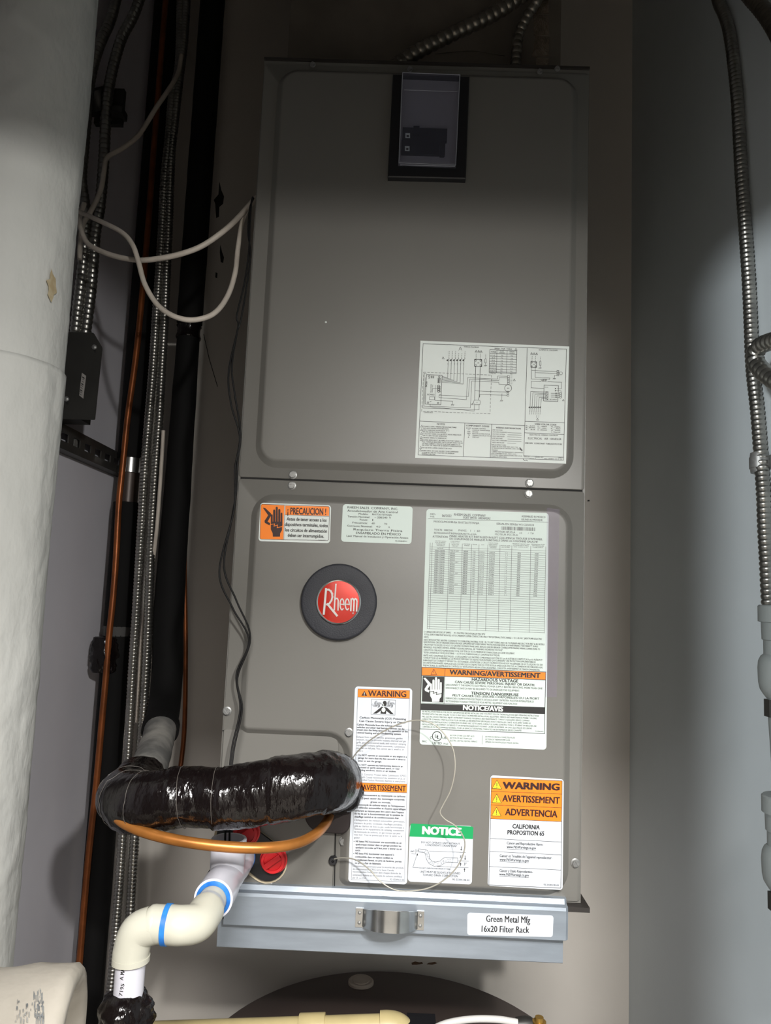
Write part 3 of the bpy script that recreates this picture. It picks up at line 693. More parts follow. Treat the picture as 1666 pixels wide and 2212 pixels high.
for t, a, y, b in (('S = SINGLE CIRCUIT/CIRCUIT SIMPLE', 114, 28, 370), ('M = MULTIPLE CIRCUIT/CIRCUIT MULTIPLE', 400, 40, 694), ('TOTAL SUPPLY WIRE MUST BE RATED AT 75°C MINIMUM COPPER CONDUCTORS ONLY. TEST EXTERNAL STATIC RANGE .1 TO .5 IN. W.C. (HEAT PUMP & ELECTRIC', 116, 54, 1232), ('HEAT).', 114, 78, 160),
                   ('UNITS WITH ELECTRIC HEATERS: CLEARANCE TO COMBUSTIBLE MATERIAL TO BE 1 IN. TO UNIT CASING AND 0 IN. TO PLENUM AND DUCT FOR FIRST 36 IN. MODELS', 112, 104, 1256), ('HAVE INTEGRAL CIRCUIT BREAKERS WHICH PROVIDE SUPPLEMENTARY OVERCURRENT PROTECTION AND SERVE AS A MAINTENANCE "DISCONNECT". SUPPLY', 112, 126, 1196),
                   ('CIRCUIT NOT TO EXCEED 120 VOLTS TO GROUND ON SINGLE PHASE UNITS. REPLACE LINE SIDE BREAKER COVER(S) AFTER MAKING WIRING CONNECTIONS TO', 112, 150, 1214), ('BREAKER(S). IF BLOWER CONTROL ASSEMBLY REQUIRES REMOVAL, SEE "WARNING HAZARDOUS VOLTAGE".', 112, 174, 862),
                   ("CAPACITÉ DU CÂBLAGE D'ALIMENTATION TOTAL DOIT ÊTRE DE 75C DU MINIMUM DE CONDUCTEURS DE CUIVRE SEULEMENT.", 110, 200, 974), ("TESTER L'INTERVALLE STATIQUE EXTERNE : 1 A 5 PO W.C (THERMOPOMPE ET CHAUFFAGE ÉLECTRIQUE)", 110, 224, 830),
                   ("UNITÉS AVEC CHAUFFAGES ÉLECTRIQUES : LE DÉGAGEMENT AUX MATIÈRES COMBUSTIBLES DOIT ÊTRE DE 1 po AU BOÎTIER DE L'UNITÉ ET DE 0 po AU PLÉNUM ET", 108, 252, 1236), ("CONDUIT POUR LES 36 PREMIERS po. LES MODÈLES DISPOSENT DE DISJONCTEURS INTÉGRÉS QUI FOURNISSENT UNE PROTECTION SUPPLÉMENTAIRE DE", 108, 274, 1172),
                   ("SURINTENSITÉ DE COURANT ET SERVENT DE « SECTIONNEUR » D'ENTRETIEN. LE CIRCUIT D'ALIMENTATION NE DOIT PAS DÉPASSER 120 VOLTS JUSQU'AU SOL SUR", 106, 298, 1238), ("DES UNITÉS MONOPHASÉES. REMPLACER LE(S) COUVERCLE(S) DU DISJONCTEUR DU CÔTÉ SECTEUR APRÈS AVOIR EFFECTUÉ LA CONNEXION DES CÂBLAGES AU(X)", 106, 322, 1238),
                   ("DISJONCTEUR(S). SI L'ASSEMBLAGE DE CONTRÔLE DU VENTILATEUR A BESOIN D'ÊTRE DÉSASSEMBLÉ, CONSULTER «AVERTISSEMENT DE TENSION DANGEREUSE».", 106, 346, 1214)):
    T(t, a, y, b, 16, .004)
p.poly([(96, 360), (1270, 406), (1264, 474), (92, 432)], orange, 'orange_band', .0004)
p.stroke([(95, 357), (1270, 402)], 5); p.stroke([(92, 434), (1264, 476)], 5); p.stroke([(316, 366), (304, 700)], 4); p.stroke([(1268, 402), (1256, 984)], 5); p.stroke([(95, 357), (76, 942)], 5)
p.stroke([(180, 424), (234, 426), (208, 374)], 4, close=True); p.stroke([(207, 388), (206, 408)], 4)
T('WARNING/AVERTISSEMENT', 358, 424, 1214, 44, .035)
p.poly([(102, 440), (308, 448), (298, 690), (94, 682)], ink, 'black_panel', .0004)
hand(p, 226, 684, 106, 224, st_white, ink)
p.poly([(108, 458), (128, 456), (176, 506), (178, 520), (146, 566), (168, 574), (160, 596), (124, 580), (120, 562), (150, 516)], st_white, 'hand_symbol', .0007)
p.stroke([(92, 694), (1258, 738)], 4)
for t, a, y, b, h, bo in (('HAZARDOUS VOLTAGE', 568, 484, 1006, 28, .02), ('CAN CAUSE SEVERE PERSONAL INJURY OR DEATH.', 408, 506, 1166, 22, .015), ('DISCONNECT THE REMOTE ELECTRICAL POWER SUPPLY BEFORE SERVICING. MORE THAN ONE', 322, 530, 1236, 17, .0), ('DISCONNECT SWITCH MAY BE REQUIRED TO DE-ENERGIZE THIS EQUIPMENT.', 322, 560, 1022, 17, .0),
                          ('TENSION DANGEREUSE', 560, 614, 1010, 26, .02), ('PEUT CAUSER DES LÉSIONS CORPORELLES OU LA MORT', 386, 632, 1206, 20, .015), ("DÉBRANCHER L'ALIMENTATION ÉLECTRIQUE À DISTANCE AVANT L'ENTRETIEN. PLUS D'UN INTERRUPTEUR DE", 320, 658, 1154, 17, .0), ("SECTIONNEMENT POURRAIT ÊTRE REQUIS POUR METTRE L'ÉQUIPMENT HORS FONCTION", 320, 686, 996, 17, .0)):
    T(t, a, y, b, h, bo)
p.poly([(86, 700), (1260, 740), (1258, 800), (84, 762)], ink, 'black_panel', .0004)
T('NOTICE/AVIS', 486, 760, 860, 44, .04, st_white, 'white_lettering')
for k, (t, b) in enumerate((('SEE INSTALLATION MANUAL FOR SPECIFIC INFORMATION BEFORE INSTALLING UNIT. YOU MUST FOLLOW THE INSTALLATION AND OPERATING INSTRUCTIONS', 1202), ('PROVIDED WITH THIS UNIT. FAILURE TO DO SO MAY RESULT IN IMPROPER INSTALLATION, ADJUSTMENT, SERVICE AND MAINTENANCE, POSSIBLY CAUSING', 1182), ('FIRE, ELECTRIC SHOCK, PERSONAL INJURY OR PROPERTY DAMAGE. FOR SERVICE AND MAINTENANCE, CONSULT A QUALIFIED SERVICE COMPANY.', 1118),
                             ("CONSULTER LE MANUEL D'INSTALLATION POUR OBTENIR LES INFORMATIONS SPÉCIFIQUES AVANT D'INSTALLER L'UNITÉ. VOUS DEVEZ SUIVRE LES", 1126), ("INSTRUCTIONS D'INSTALLATION ET D'OPÉRATION FOURNIES AVEC CETTE UNITÉ. À DÉFAUT DE SUIVRE LES INSTRUCTIONS, IL POURRAIT EN RÉSULTER UNE", 1180), ("INSTALLATION, UN AJUSTEMENT, UN SERVICE ET UN ENTRETIEN INADÉQUATS POUVANT CAUSER UN INCENDIE, UN CHOC ÉLECTRIQUE, DES LÉSIONS", 1136), ("CORPORELLES OU DES DOMMAGES MATÉRIELS. POUR UN SERVICE ET ENTRETIEN, CONSULTEZ UNE ENTREPRISE DE SERVICE QUALIFIÉE.", 1042))):
    y = 782 + k * 24.2; T(t, 97 - k * .4, y, b, 15, .004)
p.stroke([(76, 940), (1258, 984)], 5); T('92-22968-08-05', 1168, 966, 1246, 9, .01)
p.ring(238, 1010, 44, 7, ry=44); p.text('U', 218, 1022, 238, 1024, 30, .02); p.text('L', 240, 1034, 260, 1036, 30, .02); T('C', 172, 1034, 190, 24, .01); T('US', 290, 1036, 326, 24, .01); T('LISTED', 196, 1086, 282, 24, .01); T('7F62', 296, 1090, 344, 16); T('SRC', 96, 1066, 142, 17)
for k, (t, w, t2, w2) in enumerate((('SECTION OF FAN COIL UNIT ALSO', 228, 'SECTION DE VENTILO-CONVECTEUR AUSSI', 280), ('SECTION OF HEAT PUMP ALSO', 208, 'SECTION DE THERMOPOMPE AUSSI', 234), ('ELECTRIC CENTRAL HEATING FURNACE', 258, 'APPAREIL DE CHAUFFAGE ÉLECTRIQUE CENTRAL', 318))):
    y = 1008 + k * 25; T(t, 362, y, 362 + w, 14); T(t2, 695, y + 13, 695 + w2, 14)
p.stroke([(668, 1004), (665, 1086)], 3)
p.done()
# clear film over and beside the rating plate
q = [at(x, y, FD - .0009) for x, y in ((1182, 1097), (1209, 1100), (1203, 1506), (1178, 1506))]
MB().add(q, [(0, 1, 2, 3)]).build('protective_film', sheet_film, unit)

# 5: carbon monoxide warning
s5 = sticker('carbon_monoxide_sticker', [(767, 1482.5), (891, 1487), (879.5, 1910.5), (752.5, 1905)], .004, st_cool, FD)
p = Print(740, 1460, .10849, FD, s5)
p.poly([(308, 262), (1336, 292), (1332, 448), (306, 420)], orange, 'orange_band', .0004)
p.stroke([(308, 258), (1340, 290)], 6, ink_soft, 'border_line'); p.stroke([(308, 258), (244, 2212)], 6, ink_soft, 'border_line'); p.stroke([(1340, 290), (1282, 2212)], 6, ink_soft, 'border_line'); p.stroke([(306, 422), (1332, 450)], 6)
p.poly([(376, 394), (494, 400), (438, 296)], ink_brown); p.stroke([(437, 336), (435, 366)], 12, st_white, 'white_exclamation', .0008); p.disc(434, 384, 7, st_white, 'white_exclamation', .0008)
p.text('WARNING', 512, 402, 1266, 420, 112, .02, ink_brown)
p.stroke([(584, 464), (1058, 482), (1046, 784), (568, 766)], 6, ink_soft, 'border_line', close=True)
for k in range(30):
    a = k * 2.4; r = 24 + (k * 37) % 70
    for cx in (690, 950): p.ring(cx + math.cos(a) * r, 570 + math.sin(a) * r * .7, 14, 3, ink_soft, 'smoke_symbol', 8)
p.disc(842, 548, 40, ink, 'person_symbol', .0007, 24, 52); p.poly([(800, 560), (846, 540), (862, 610), (828, 602), (786, 588)], ink, 'person_symbol', .0007)
p.poly([(784, 610), (812, 624), (870, 626), (902, 642), (1022, 764), (956, 760), (872, 694), (868, 756), (758, 752), (766, 690), (684, 748), (606, 752)], ink, 'person_symbol', .0006)
p.disc(818, 676, 40, st_white, 'white_mark', .0009, 20, 46); p.stroke([(806, 550), (822, 580), (820, 640)], 10, st_white, 'white_mark', .0009)
T = lambda t, a, y, b, h, bold=.0, m=ink, nm='lettering': p.text(t, a, y, b, y + (b - a) * .037, h, bold, m, nm)
for t, a, y, b, h, bo, m in (('Carbon Monoxide (CO) Poisoning', 342, 846, 1264, 38, .02, ink), ('Can Cause Severe Injury or Death', 332, 914, 1252, 38, .02, ink), ('Carbon Monoxide from the exhaust of motor', 290, 984, 1186, 34, .02, ink), ('vehicles and other fuel burning devices can be', 288, 1038, 1232, 34, .02, ink), ('drawn into the living space by the operation of the', 288, 1088, 1302, 34, .02, ink), ('central heating and air conditioning system.', 288, 1144, 1174, 34, .02, ink),
                             ('Exhaust from motor vehicles, generators, garden', 284, 1230, 1196, 36, 0, ink_soft), ('tractors, mowers, portable heaters, charcoal and gas', 284, 1284, 1262, 36, 0, ink_soft), ('grills, gasoline powered tools, and outdoor camping', 282, 1340, 1266, 36, 0, ink_soft), ('equipment contains carbon monoxide, a poisonous', 282, 1396, 1244, 36, 0, ink_soft), ('gas that can kill you. You cannot see it, smell it, or', 280, 1450, 1226, 36, 0, ink_soft), ('taste it.', 280, 1506, 410, 36, 0, ink_soft),
                             ('Do NOT operate an automobile or any engine in a', 314, 1592, 1280, 34, .018, ink), ('garage for more than the few seconds it takes to', 312, 1648, 1254, 34, .018, ink), ('enter or exit the garage.', 308, 1706, 780, 34, .018, ink), ('Do NOT operate any fuel-burning device in an', 306, 1786, 1200, 34, .018, ink), ('enclosed or partly enclosed space, or near', 304, 1836, 1140, 34, .018, ink), ('building windows, doors or air intakes.', 302, 1890, 1070, 34, .018, ink),
                             ('The U.S. Consumer Product Safety Commission (CPSC)', 264, 1974, 1266, 38, 0, ink_soft), ('and Health Canada recommend the installation of UL or', 262, 2030, 1252, 38, 0, ink_soft), ('CSA certified Carbon Monoxide Alarm(s) in every home.', 260, 2086, 1260, 38, 0, ink_soft)):
    T(t, a, y, b, h, bo, m, 'lettering' if m is ink else 'light_lettering')
p.disc(286, 1576, 9); p.disc(278, 1768, 9)
p.done()
p = Print(740, 1680, .11757, FD, s5)
p.poly([(222, 92), (1186, 122), (1180, 272), (220, 244)], orange, 'orange_band', .0004)
p.stroke([(222, 88), (1188, 120)], 6); p.stroke([(219, 246), (1182, 276)], 6); p.stroke([(228, 88), (162, 1872)], 5, ink_soft, 'border_line'); p.stroke([(1190, 92), (1138, 1910)], 5, ink_soft, 'border_line'); p.stroke([(162, 1872), (1138, 1910)], 5, ink_soft, 'border_line')
p.poly([(244, 218), (354, 224), (302, 122)], ink_brown); p.stroke([(301, 160), (299, 190)], 11, st_white, 'white_exclamation', .0008); p.disc(298, 206, 6, st_white, 'white_exclamation', .0008)
p.text('AVERTISSEMENT', 370, 226, 1160, 250, 100, .02, ink_brown)
for t, a, y, b, bo in (("L'empoisonnement au monoxyde ce carbone", 258, 328, 1156, .018), ('(CO) peut causer des dommages corporels', 280, 388, 1140, .018), ('graves ou mortels.', 514, 460, 886, .018), ("Du monoxyde de carbone venant de l'échappement", 228, 508, 1142, .018), ("des véhicules automobiles et d'autres appareillages", 226, 562, 1162, .018), ("carburant au mazout peut être attiré dans l'espace", 224, 620, 1126, .018), ('de vie de par le fonctionnement par le système de', 222, 674, 1116, .018), ("chauffage central et de conditionnement d'air.", 220, 730, 1044, .018),
                       ("L'échappement des moteurs automobiles, générateurs,", 220, 790, 1144, 0), ('tracteurs de jardin, tondeuses, chauffages portables,', 218, 848, 1104, 0), ('grils au charbon de bois ou gaz, outils fonctionnant à', 218, 902, 1128, 0), ("l'essence et les équipements de camping, contiennent", 216, 954, 1132, 0), ('du monoxyde de carbone, un gaz toxique qui peut', 216, 1008, 1066, 0), ('vous tuer. Vous ne pouvez pas le voir, le sentir ou le', 214, 1060, 1098, 0), ('goûter.', 212, 1116, 326, 0),
                       ('NE faites PAS fonctionner une automobile ou un', 244, 1184, 1084, .018), ('quelconque moteur dans un garage pendant les', 242, 1240, 1078, .018), ("quelques secondes qu'il faut pour y entrer ou en", 240, 1296, 1088, .018), ('sortir.', 236, 1348, 334, .018), ('NE faites PAS fonctionner tout appareil à', 234, 1406, 948, .018), ('combustible dans un espace confiné ou', 232, 1466, 926, .018), ('partiellement fermé, ou près de fenêtres, portes', 230, 1524, 1084, .018), ("ou prises d'air de bâtiment.", 228, 1580, 712, .018),
                       ('La commission américaine pour la sécurité des produits', 192, 1638, 1122, 0), ('de consommation (CPSC) et la Santé Canada', 190, 1692, 944, 0), ("recommandent l'installation dans chaque domicile de", 188, 1742, 1072, 0), ("système(s) d'alerte au monoxyde de carbone certifié(s)", 186, 1800, 1092, 0), ('par UL ou CSA.', 184, 1852, 438, 0), ('92-102494-01-01', 874, 1886, 1128, 0)):
    T(t, a, y, b, 34, bo, ink if bo else ink_soft, 'lettering' if bo else 'light_lettering')
p.disc(214, 1168, 8); p.disc(206, 1392, 8)
p.done()

# 6: green notice sticker
s6 = sticker('notice_sticker', [(886, 1779), (1022.5, 1784.5), (1019.5, 1910.5), (881, 1904)], .004, st_cool, FD)
p = Print(870, 1660, .2401, FD, s6)
p.poly([(72, 502), (84, 495), (626, 522), (637, 534), (632, 636), (62, 612)], green_i, 'green_band', .0004)
p.text('NOTICE', 180, 588, 522, 604, 66, .05, st_white, 'white_lettering')
T = lambda t, a, y, b, h, bold=.0, m=ink, nm='lettering': p.text(t, a, y, b, y + (b - a) * .042, h, bold, m, nm)
T('DO NOT OPERATE UNIT WITHOUT', 168, 672, 516, 17); T('CONDENSATE DRAIN TRAP', 204, 696, 486, 17); T('UNIT', 70, 752, 106, 14, .01)
T('UNIT MUST BE SLIGHTLY INCLINED', 156, 938, 518, 19); T('TOWARD DRAIN CONNECTION', 180, 966, 496, 19); T('92-22205-08-02', 448, 1006, 602, 15); T('DO NOT OVERTIGHTEN DRAIN FITTING', 148, 900, 428, 11, .012)
p.stroke([(80, 768), (112, 770), (118, 770), (120, 724)], 2.5); p.stroke([(120, 736), (142, 737)], 2.5); p.stroke([(120, 748), (142, 749)], 2.5)
up = [(142, 724), (205, 728), (226, 740), (238, 770), (242, 806), (262, 834), (300, 842), (340, 832), (362, 810), (380, 802), (496, 806)]
lo = [(142, 752), (196, 756), (208, 780), (214, 816), (238, 856), (284, 880), (340, 876), (376, 852), (396, 842), (496, 846)]
p.stroke(up, 3); p.stroke(lo, 3); p.stroke([(142, 724), (142, 752)], 3); p.stroke([(496, 806), (496, 846)], 3)
random.seed(5)
for k in range(46):
    t = k / 45 * 9.6; i = min(int(t), 9); f = t - i; j = min(i, len(lo) - 2)
    a = Vector(up[i]).lerp(Vector(up[i + 1]), f); b = Vector(lo[j]).lerp(Vector(lo[j + 1]), min(1, f)); c = a.lerp(b, .2 + .6 * random.random())
    p.stroke([(c.x - 3, c.y), (c.x + 3, c.y)], 2.5)
p.stroke([(240, 744), (568, 756)], 2.5); p.stroke([(500, 830), (596, 834)], 2.5); p.stroke([(310, 880), (592, 894)], 2.5)
for x, y0, y1 in ((527, 704, 738), (563, 786, 822), (557, 928, 898), (522, 876, 850)):
    d = 1 if y1 > y0 else -1; p.stroke([(x, y0), (x, y1 - 6 * d)], 5); p.poly([(x - 8, y1 - 12 * d), (x + 8, y1 - 12 * d), (x, y1 + 2 * d)])
p.text('3"', 514, 806, 540, 807, 24); p.text('3"', 550, 872, 576, 873, 24)
p.stroke([(130, 772), (92, 890), (142, 893)], 3); p.poly([(136, 762), (138, 784), (124, 780)])
p.done()

# 7: cancer warning sticker
s7 = sticker('cancer_warning_sticker', [(1060, 1674.5), (1218, 1683.5), (1215.5, 1922.5), (1053.5, 1913)], .0035, st_cool, FD)
p = Print(870, 1660, .2401, FD, s7)
p.poly([(800, 84), (1436, 112), (1428, 478), (794, 452)], orange, 'orange_band', .0004)
p.stroke([(800, 84), (1436, 112), (1424, 1076), (776, 1048)], 4, close=True)
for a, b in (((800, 206), (1434, 230)), ((797, 328), (1430, 354)), ((794, 452), (1428, 478)), ((788, 630), (1428, 662)), ((786, 746), (1428, 778)), ((782, 882), (1426, 914))): p.stroke([a, b], 3)
for x, y in ((848, 146), (846, 272), (844, 390)):
    p.poly([(x - 42, y + 34), (x + 42, y + 38), (x + 2, y - 42)], yellow_i, 'warning_triangle', .0006); p.stroke([(x - 42, y + 34), (x + 42, y + 38), (x + 2, y - 42)], 4, close=True, lift=.0008)
    p.stroke([(x + 1, y - 16), (x, y + 12)], 6, lift=.0009); p.disc(x, y + 24, 4, lift=.0009)
p.text('WARNING', 904, 180, 1408, 196, 58, .05, ink_brown); p.text('AVERTISSEMENT', 898, 296, 1412, 318, 58, .025, ink_brown); p.text('ADVERTENCIA', 924, 418, 1390, 440, 58, .025, ink_brown)
T('CALIFORNIA', 990, 538, 1232, 38, .025); T('PROPOSITION 65', 944, 592, 1272, 38, .025)
for t, a, y, b in (('Cancer and Reproductive Harm-', 938, 682, 1264), ('www.P65Warnings.ca.gov', 938, 716, 1200), ("Cancer et Troubles de l'appareil reproducteur-", 874, 796, 1346), ('www.P65Warnings.ca.gov', 874, 830, 1136), ('Cáncer y Daño Reproductivo-', 872, 930, 1172), ('www.P65Warnings.ca.gov', 870, 962, 1136)):
    T(t, a, y, b, 24, .015)
    if t[0] == 'w': p.stroke([(a, y + 8), (b, y + 8 + (b - a) * .042)], 2.5)
T('92-22204-90-03', 1268, 1052, 1404, 14, .012)
p.done()

# maker's badge
bc = at(733, 1300, FD); BR = (at(815, 1303, FD) - at(652, 1297, FD)).length / 2
badge = MB()._lathe([(0, BR), (.0075, BR), (.0092, BR - .0012), (.0098, BR - .003), (.0088, BR - .018), (.0088, .001)], bc, Vector((0, -1, 0)), 64, True).build('badge', black_disc, unit, smooth='auto')
er = BR * 218 / 371
MB()._lathe([(.0086, er), (.0112, er), (.0118, er - .0008), (.0112, er - .002), (.010, er - .0022)], bc, Vector((0, -1, 0)), 64, False).build('chrome_ring', chrome, badge, smooth='auto')
MB()._lathe([(.0088, er - .0018), (.0104, er - .0018), (.0114, er * .6), (.0118, er * .2), (.0118, .0003)], bc, Vector((0, -1, 0)), 64, True).build('red_emblem', em_red, badge, smooth='auto')
EY = FD - .0117
class Raised(Print):
    def poly(s, pts, m=chrome, name='raised_lettering', lift=0):
        mb = s.layer(silver, 'raised_lettering', 0)[0]
        e = (len(mb.f) % 23) * .00001
        mb.prism([s.P(x, y, -.0006) for x, y in pts], (0, -.0021 - e, 0)); return s
p = Raised(540, 1070, .22209, EY, badge)
def el(cx, cy, rx, ry, a0, a1, n=14): return [(cx + rx * math.cos(math.radians(a0 + (a1 - a0) * k / n)), cy + ry * math.sin(math.radians(a0 + (a1 - a0) * k / n))) for k in range(n + 1)]
p.stroke([(742, 912), (733, 1020), (720, 1152)], 19)
p.stroke([(744, 918), (768, 918), (788, 932), (801, 958), (803, 990), (795, 1022), (776, 1050), (752, 1062)], 17)
p.stroke([(756, 1058), (846, 1168)], 19)
p.stroke([(838, 866), (829, 990), (822, 1112)], 13)
p.stroke([(828, 1016), (840, 1002), (852, 1004), (860, 1022), (858, 1114)], 12)
for cx in (897, 948):
    p.stroke(el(cx, 1060, 19, 52, 4, -304), 11); p.stroke([(cx - 16, 1058), (cx + 18, 1061)], 9)
p.stroke([(986, 1010), (982, 1120)], 14); p.stroke([(986, 1018), (998, 1004), (1010, 1012), (1014, 1032), (1010, 1122)], 13); p.stroke([(1014, 1024), (1026, 1006), (1038, 1012), (1042, 1034), (1038, 1124)], 13)
p.stroke(el(1004, 1146, 6, 7, 0, 360, 8), 3)
p.done()

# drain port plate with plugs, pipe grommet, wire grommet
def stadium(a, b, r, Y, n=12):
    A, B = at(*a, Y), at(*b, Y); d = Vector((B.x - A.x, B.z - A.z)); an = math.atan2(d.y, d.x)
    R_ = r / FPX * .945
    return [Vector((B.x + R_ * math.cos(an + t), Y, B.z + R_ * math.sin(an + t))) for t in [(-.5 + k / n) * math.pi for k in range(n + 1)]] + \
           [Vector((A.x + R_ * math.cos(an + t), Y, A.z + R_ * math.sin(an + t))) for t in [(.5 + k / n) * math.pi for k in range(n + 1)]]
gask = mat('cream_gasket', (190, 176, 150), 0.7, var=0.1)
MB().prism(stadium((506, 1808), (578, 1862), 41, CY), (0, -.002, 0)).build('drain_gasket', gask, unit)
MB().prism(stadium((508, 1806), (580, 1860), 37, CY - .002), (0, -.004, 0)).build('drain_plate', black_plastic, unit)
for px_, py_ in ((533, 1797), (591.5, 1856)):
    c = at(px_, py_, CY - .006)
    pl = MB()._lathe([(0, .0165), (.001, .0165), (.0012, .0148), (.007, .0146), (.008, .0138), (.008, .011), (.0055, .0105), (.0055, .0002)], c, Vector((0, -1, 0)), 32, True).build('drain_plug', red_plug, unit, smooth='auto')
    d = Vector((.8, 0, .6)); n_ = Vector((-.6, 0, .8))
    MB().prism([c + Vector((0, -.0055, 0)) + d * a * .0105 + n_ * b * .003 for a, b in ((-1, -1), (1, -1), (1, 1), (-1, 1))], (0, -.0045, 0)).build('grip_bar', red_plug, pl)
g = [to2(x, y, CY) for x, y in ((658, 1792), (757, 1796), (765, 1640), (664, 1634))]
MB().loops([[Vector((q.x, y, q.y)) for q in rpoly(g, [.024, .012, .02, .02], i)] for i, y in ((0, FL), (0, CY - .0075 - .003), (.0015, CY - .012))], False, True).build('pipe_grommet', mat('brown_black_rubber', (38, 28, 27), 0.65, var=0.1), unit, smooth='auto')
MB()._lathe([(0, .0052), (.006, .0052), (.008, .004), (.008, .0016), (.004, .0014)], at(720, 1856, FL), Vector((0, -1, 0)), 16, True).build('wire_grommet', black_plastic, unit, smooth='auto')
# ------------------------------------------------------------------ filter rack under the air handler
ry0, ry1 = -.020, -.006
rx0 = at(482, 2003, ry0).x; rx1 = at(1228, 2034, ry0).x
rzt = Z0 - .0065; rzm = at(1228, 2034, ry0).z
lz0 = at(1215, 2082, ry1).z; lx0 = at(468, 2045, ry1).x; lx1 = at(1216, 2082, ry1).x
rack = thing('filter_rack', 'galvanised sheet metal filter rack under the grey air handler', 'filter rack', ((rx0 + rx1) / 2, .25, lz0))
dz = at(1226, 1966, ry0).z
MB().box(rx0 + .006, rx1 - .006, .002, .52, lz0 + .003, rzt).build('rack_box', steel, rack)
mb = MB()
# filter door: flat face with a rolled top lip and folded right end
prof = [(.002, dz + .008), (-.010, dz + .0085), (-.012, dz + .003), (ry0 + .001, dz + .002), (ry0, dz - .0015), (ry0, rzm + .001), (ry0 + .0015, rzm), (.002, rzm)]
mb.loops([[Vector((rx0, y, z)) for y, z in prof], [Vector((rx1 - .003, y, z)) for y, z in prof], [Vector((rx1, y + (.003 if y < 0 else 0), z)) for y, z in prof]], True, True)
mb.build('rack_door', steel, rack)
MB().box(rx0 + .002, rx1 - .004, -.009, .002, dz + .0085, rzt).build('top_rail', steel, rack)
mb = MB()
prof = [(.002, rzm + .001), (ry1, rzm + .001), (ry1, lz0 + .001), (ry1 + .001, lz0), (.05, lz0), (.05, lz0 + .002), (.002, lz0 + .002)]
mb.loops([[Vector((lx0, y, z)) for y, z in prof], [Vector((lx1, y, z)) for y, z in prof]], True, True)
mb.build('lower_lip', steel, rack)
# bowed strap handle with two tabs
hl, hr = at(783, 1984, ry0), at(903, 1990, ry0)
hz0, hz1 = at(840, 2003, ry0).z, at(840, 1966, ry0).z
hd = MB(); A = []; B = []
n = 20
for k in range(n + 1):
    t = k / n; x = hl.x + (hr.x - hl.x) * t
    y = ry0 - .0008 - .034 * (1 - abs(2 * t - 1) ** 3.0)
    bul = 1 - abs(2 * t - 1) ** 3.0; A.append((x, y, hz0 + .008 * bul, hz1 + .013 * bul)); B.append((x, y + .0016))
zsh = (hr.z - hl.z)
loopsA = [[Vector((A[k][0], A[k][1], A[k][2])), Vector((A[k][0], A[k][1], A[k][3])), Vector((A[k][0], A[k][1] + .0016, A[k][3])), Vector((A[k][0], A[k][1] + .0016, A[k][2]))] for k in range(n + 1)]
hd.loops(loopsA, True, True)
handle = hd.build('handle', chrome, rack, smooth='auto')
for x0, x1 in ((768, 785), (900, 916)):
    a = at(x0, 1990, ry0).x; b = at(x1, 1990, ry0).x
    MB().box(a, b, ry0 - .0014, ry0, hz0 - .001, hz1 + .001).build('handle_tab', chrome, handle)
    MB()._lathe([(0, .0022), (.001, .0018), (.0014, .0006)], Vector(((a + b) / 2, ry0 - .0014, hz1 - .004)), Vector((0, -1, 0)), 10, True).build('spot_weld', screw_m, handle)
    MB()._lathe([(0, .0022), (.001, .0018), (.0014, .0006)], Vector(((a + b) / 2, ry0 - .0014, hz0 + .004)), Vector((0, -1, 0)), 10, True).build('spot_weld', screw_m, handle)
s8 = sticker('rack_label', [(1010, 1971.5), (1196, 1977.5), (1194, 2024), (1009.5, 2019.5)], .003, st_cool, ry0, rack)
p = Print(400, 1880, .54022, ry0, s8)
p.text('Green Metal Mfg', 1204, 206, 1380, 211, 26, .012); p.text('16x20 Filter Rack', 1186, 246, 1376, 250, 25, .012); p.done()

# ------------------------------------------------------------------ condensate drain in white PVC
TY = -.075
tc = at(490, 1893, TY)
drain = thing('condensate_drain', 'white PVC drain tee and elbows with blue primer rings, left of silver filter rack', 'drain pipe', (tc.x - .1, TY - .08, at(285, 2212, -.18).z))
R1, R2, RP, RE = .0212, .0202, .0138, .0174
tee = MB()
tee._lathe([(0, R2 * .9), (0, R2), (.03, R2), (.034, R2 - .0012), (.088, R2 - .0012), (.092, R2), (.124, R2), (.124, R2 - .003), (.112, R2 - .004)], Vector((tc.x, TY + .062, tc.z)), Vector((0, -1, 0)), 40, False)
ztee = at(490, 1812, TY).z
tee._lathe([(0, R2 - .0015), (ztee - tc.z, R2 - .0005), (ztee - tc.z + .0008, R2 - .001), (ztee - tc.z + .0008, R2 - .0034), (.02, R2 - .004)], Vector((tc.x, TY, tc.z)), Vector((0, 0, 1)), 40, False)
tee.build('tee', pvc, drain, smooth='auto')
MB()._lathe([(.0, .0135), (.0165, .0135)], Vector((tc.x, TY + .062, tc.z)), Vector((0, 1, 0)), 28, True).build('drain_port_nipple', pvc, drain, smooth='auto')
yf = TY + .062 - .124
MB()._lathe([(0, R2 + .0004), (.0035, R2 + .0004), (.0035, R2 - .004), (0, R2 - .004)], Vector((tc.x, TY + .062, tc.z)), Vector((0, -1, 0)), 40, False).build('primer_ring', primer, drain, smooth='auto')
MB()._lathe([(-.002, R2 - .0028), (.0008, R2 - .0022), (.0025, RP + .0022), (.004, RP + .0008)], Vector((tc.x, yf, tc.z)), Vector((0, -1, 0)), 40, False).build('primer_ring', primer, drain, smooth='auto')
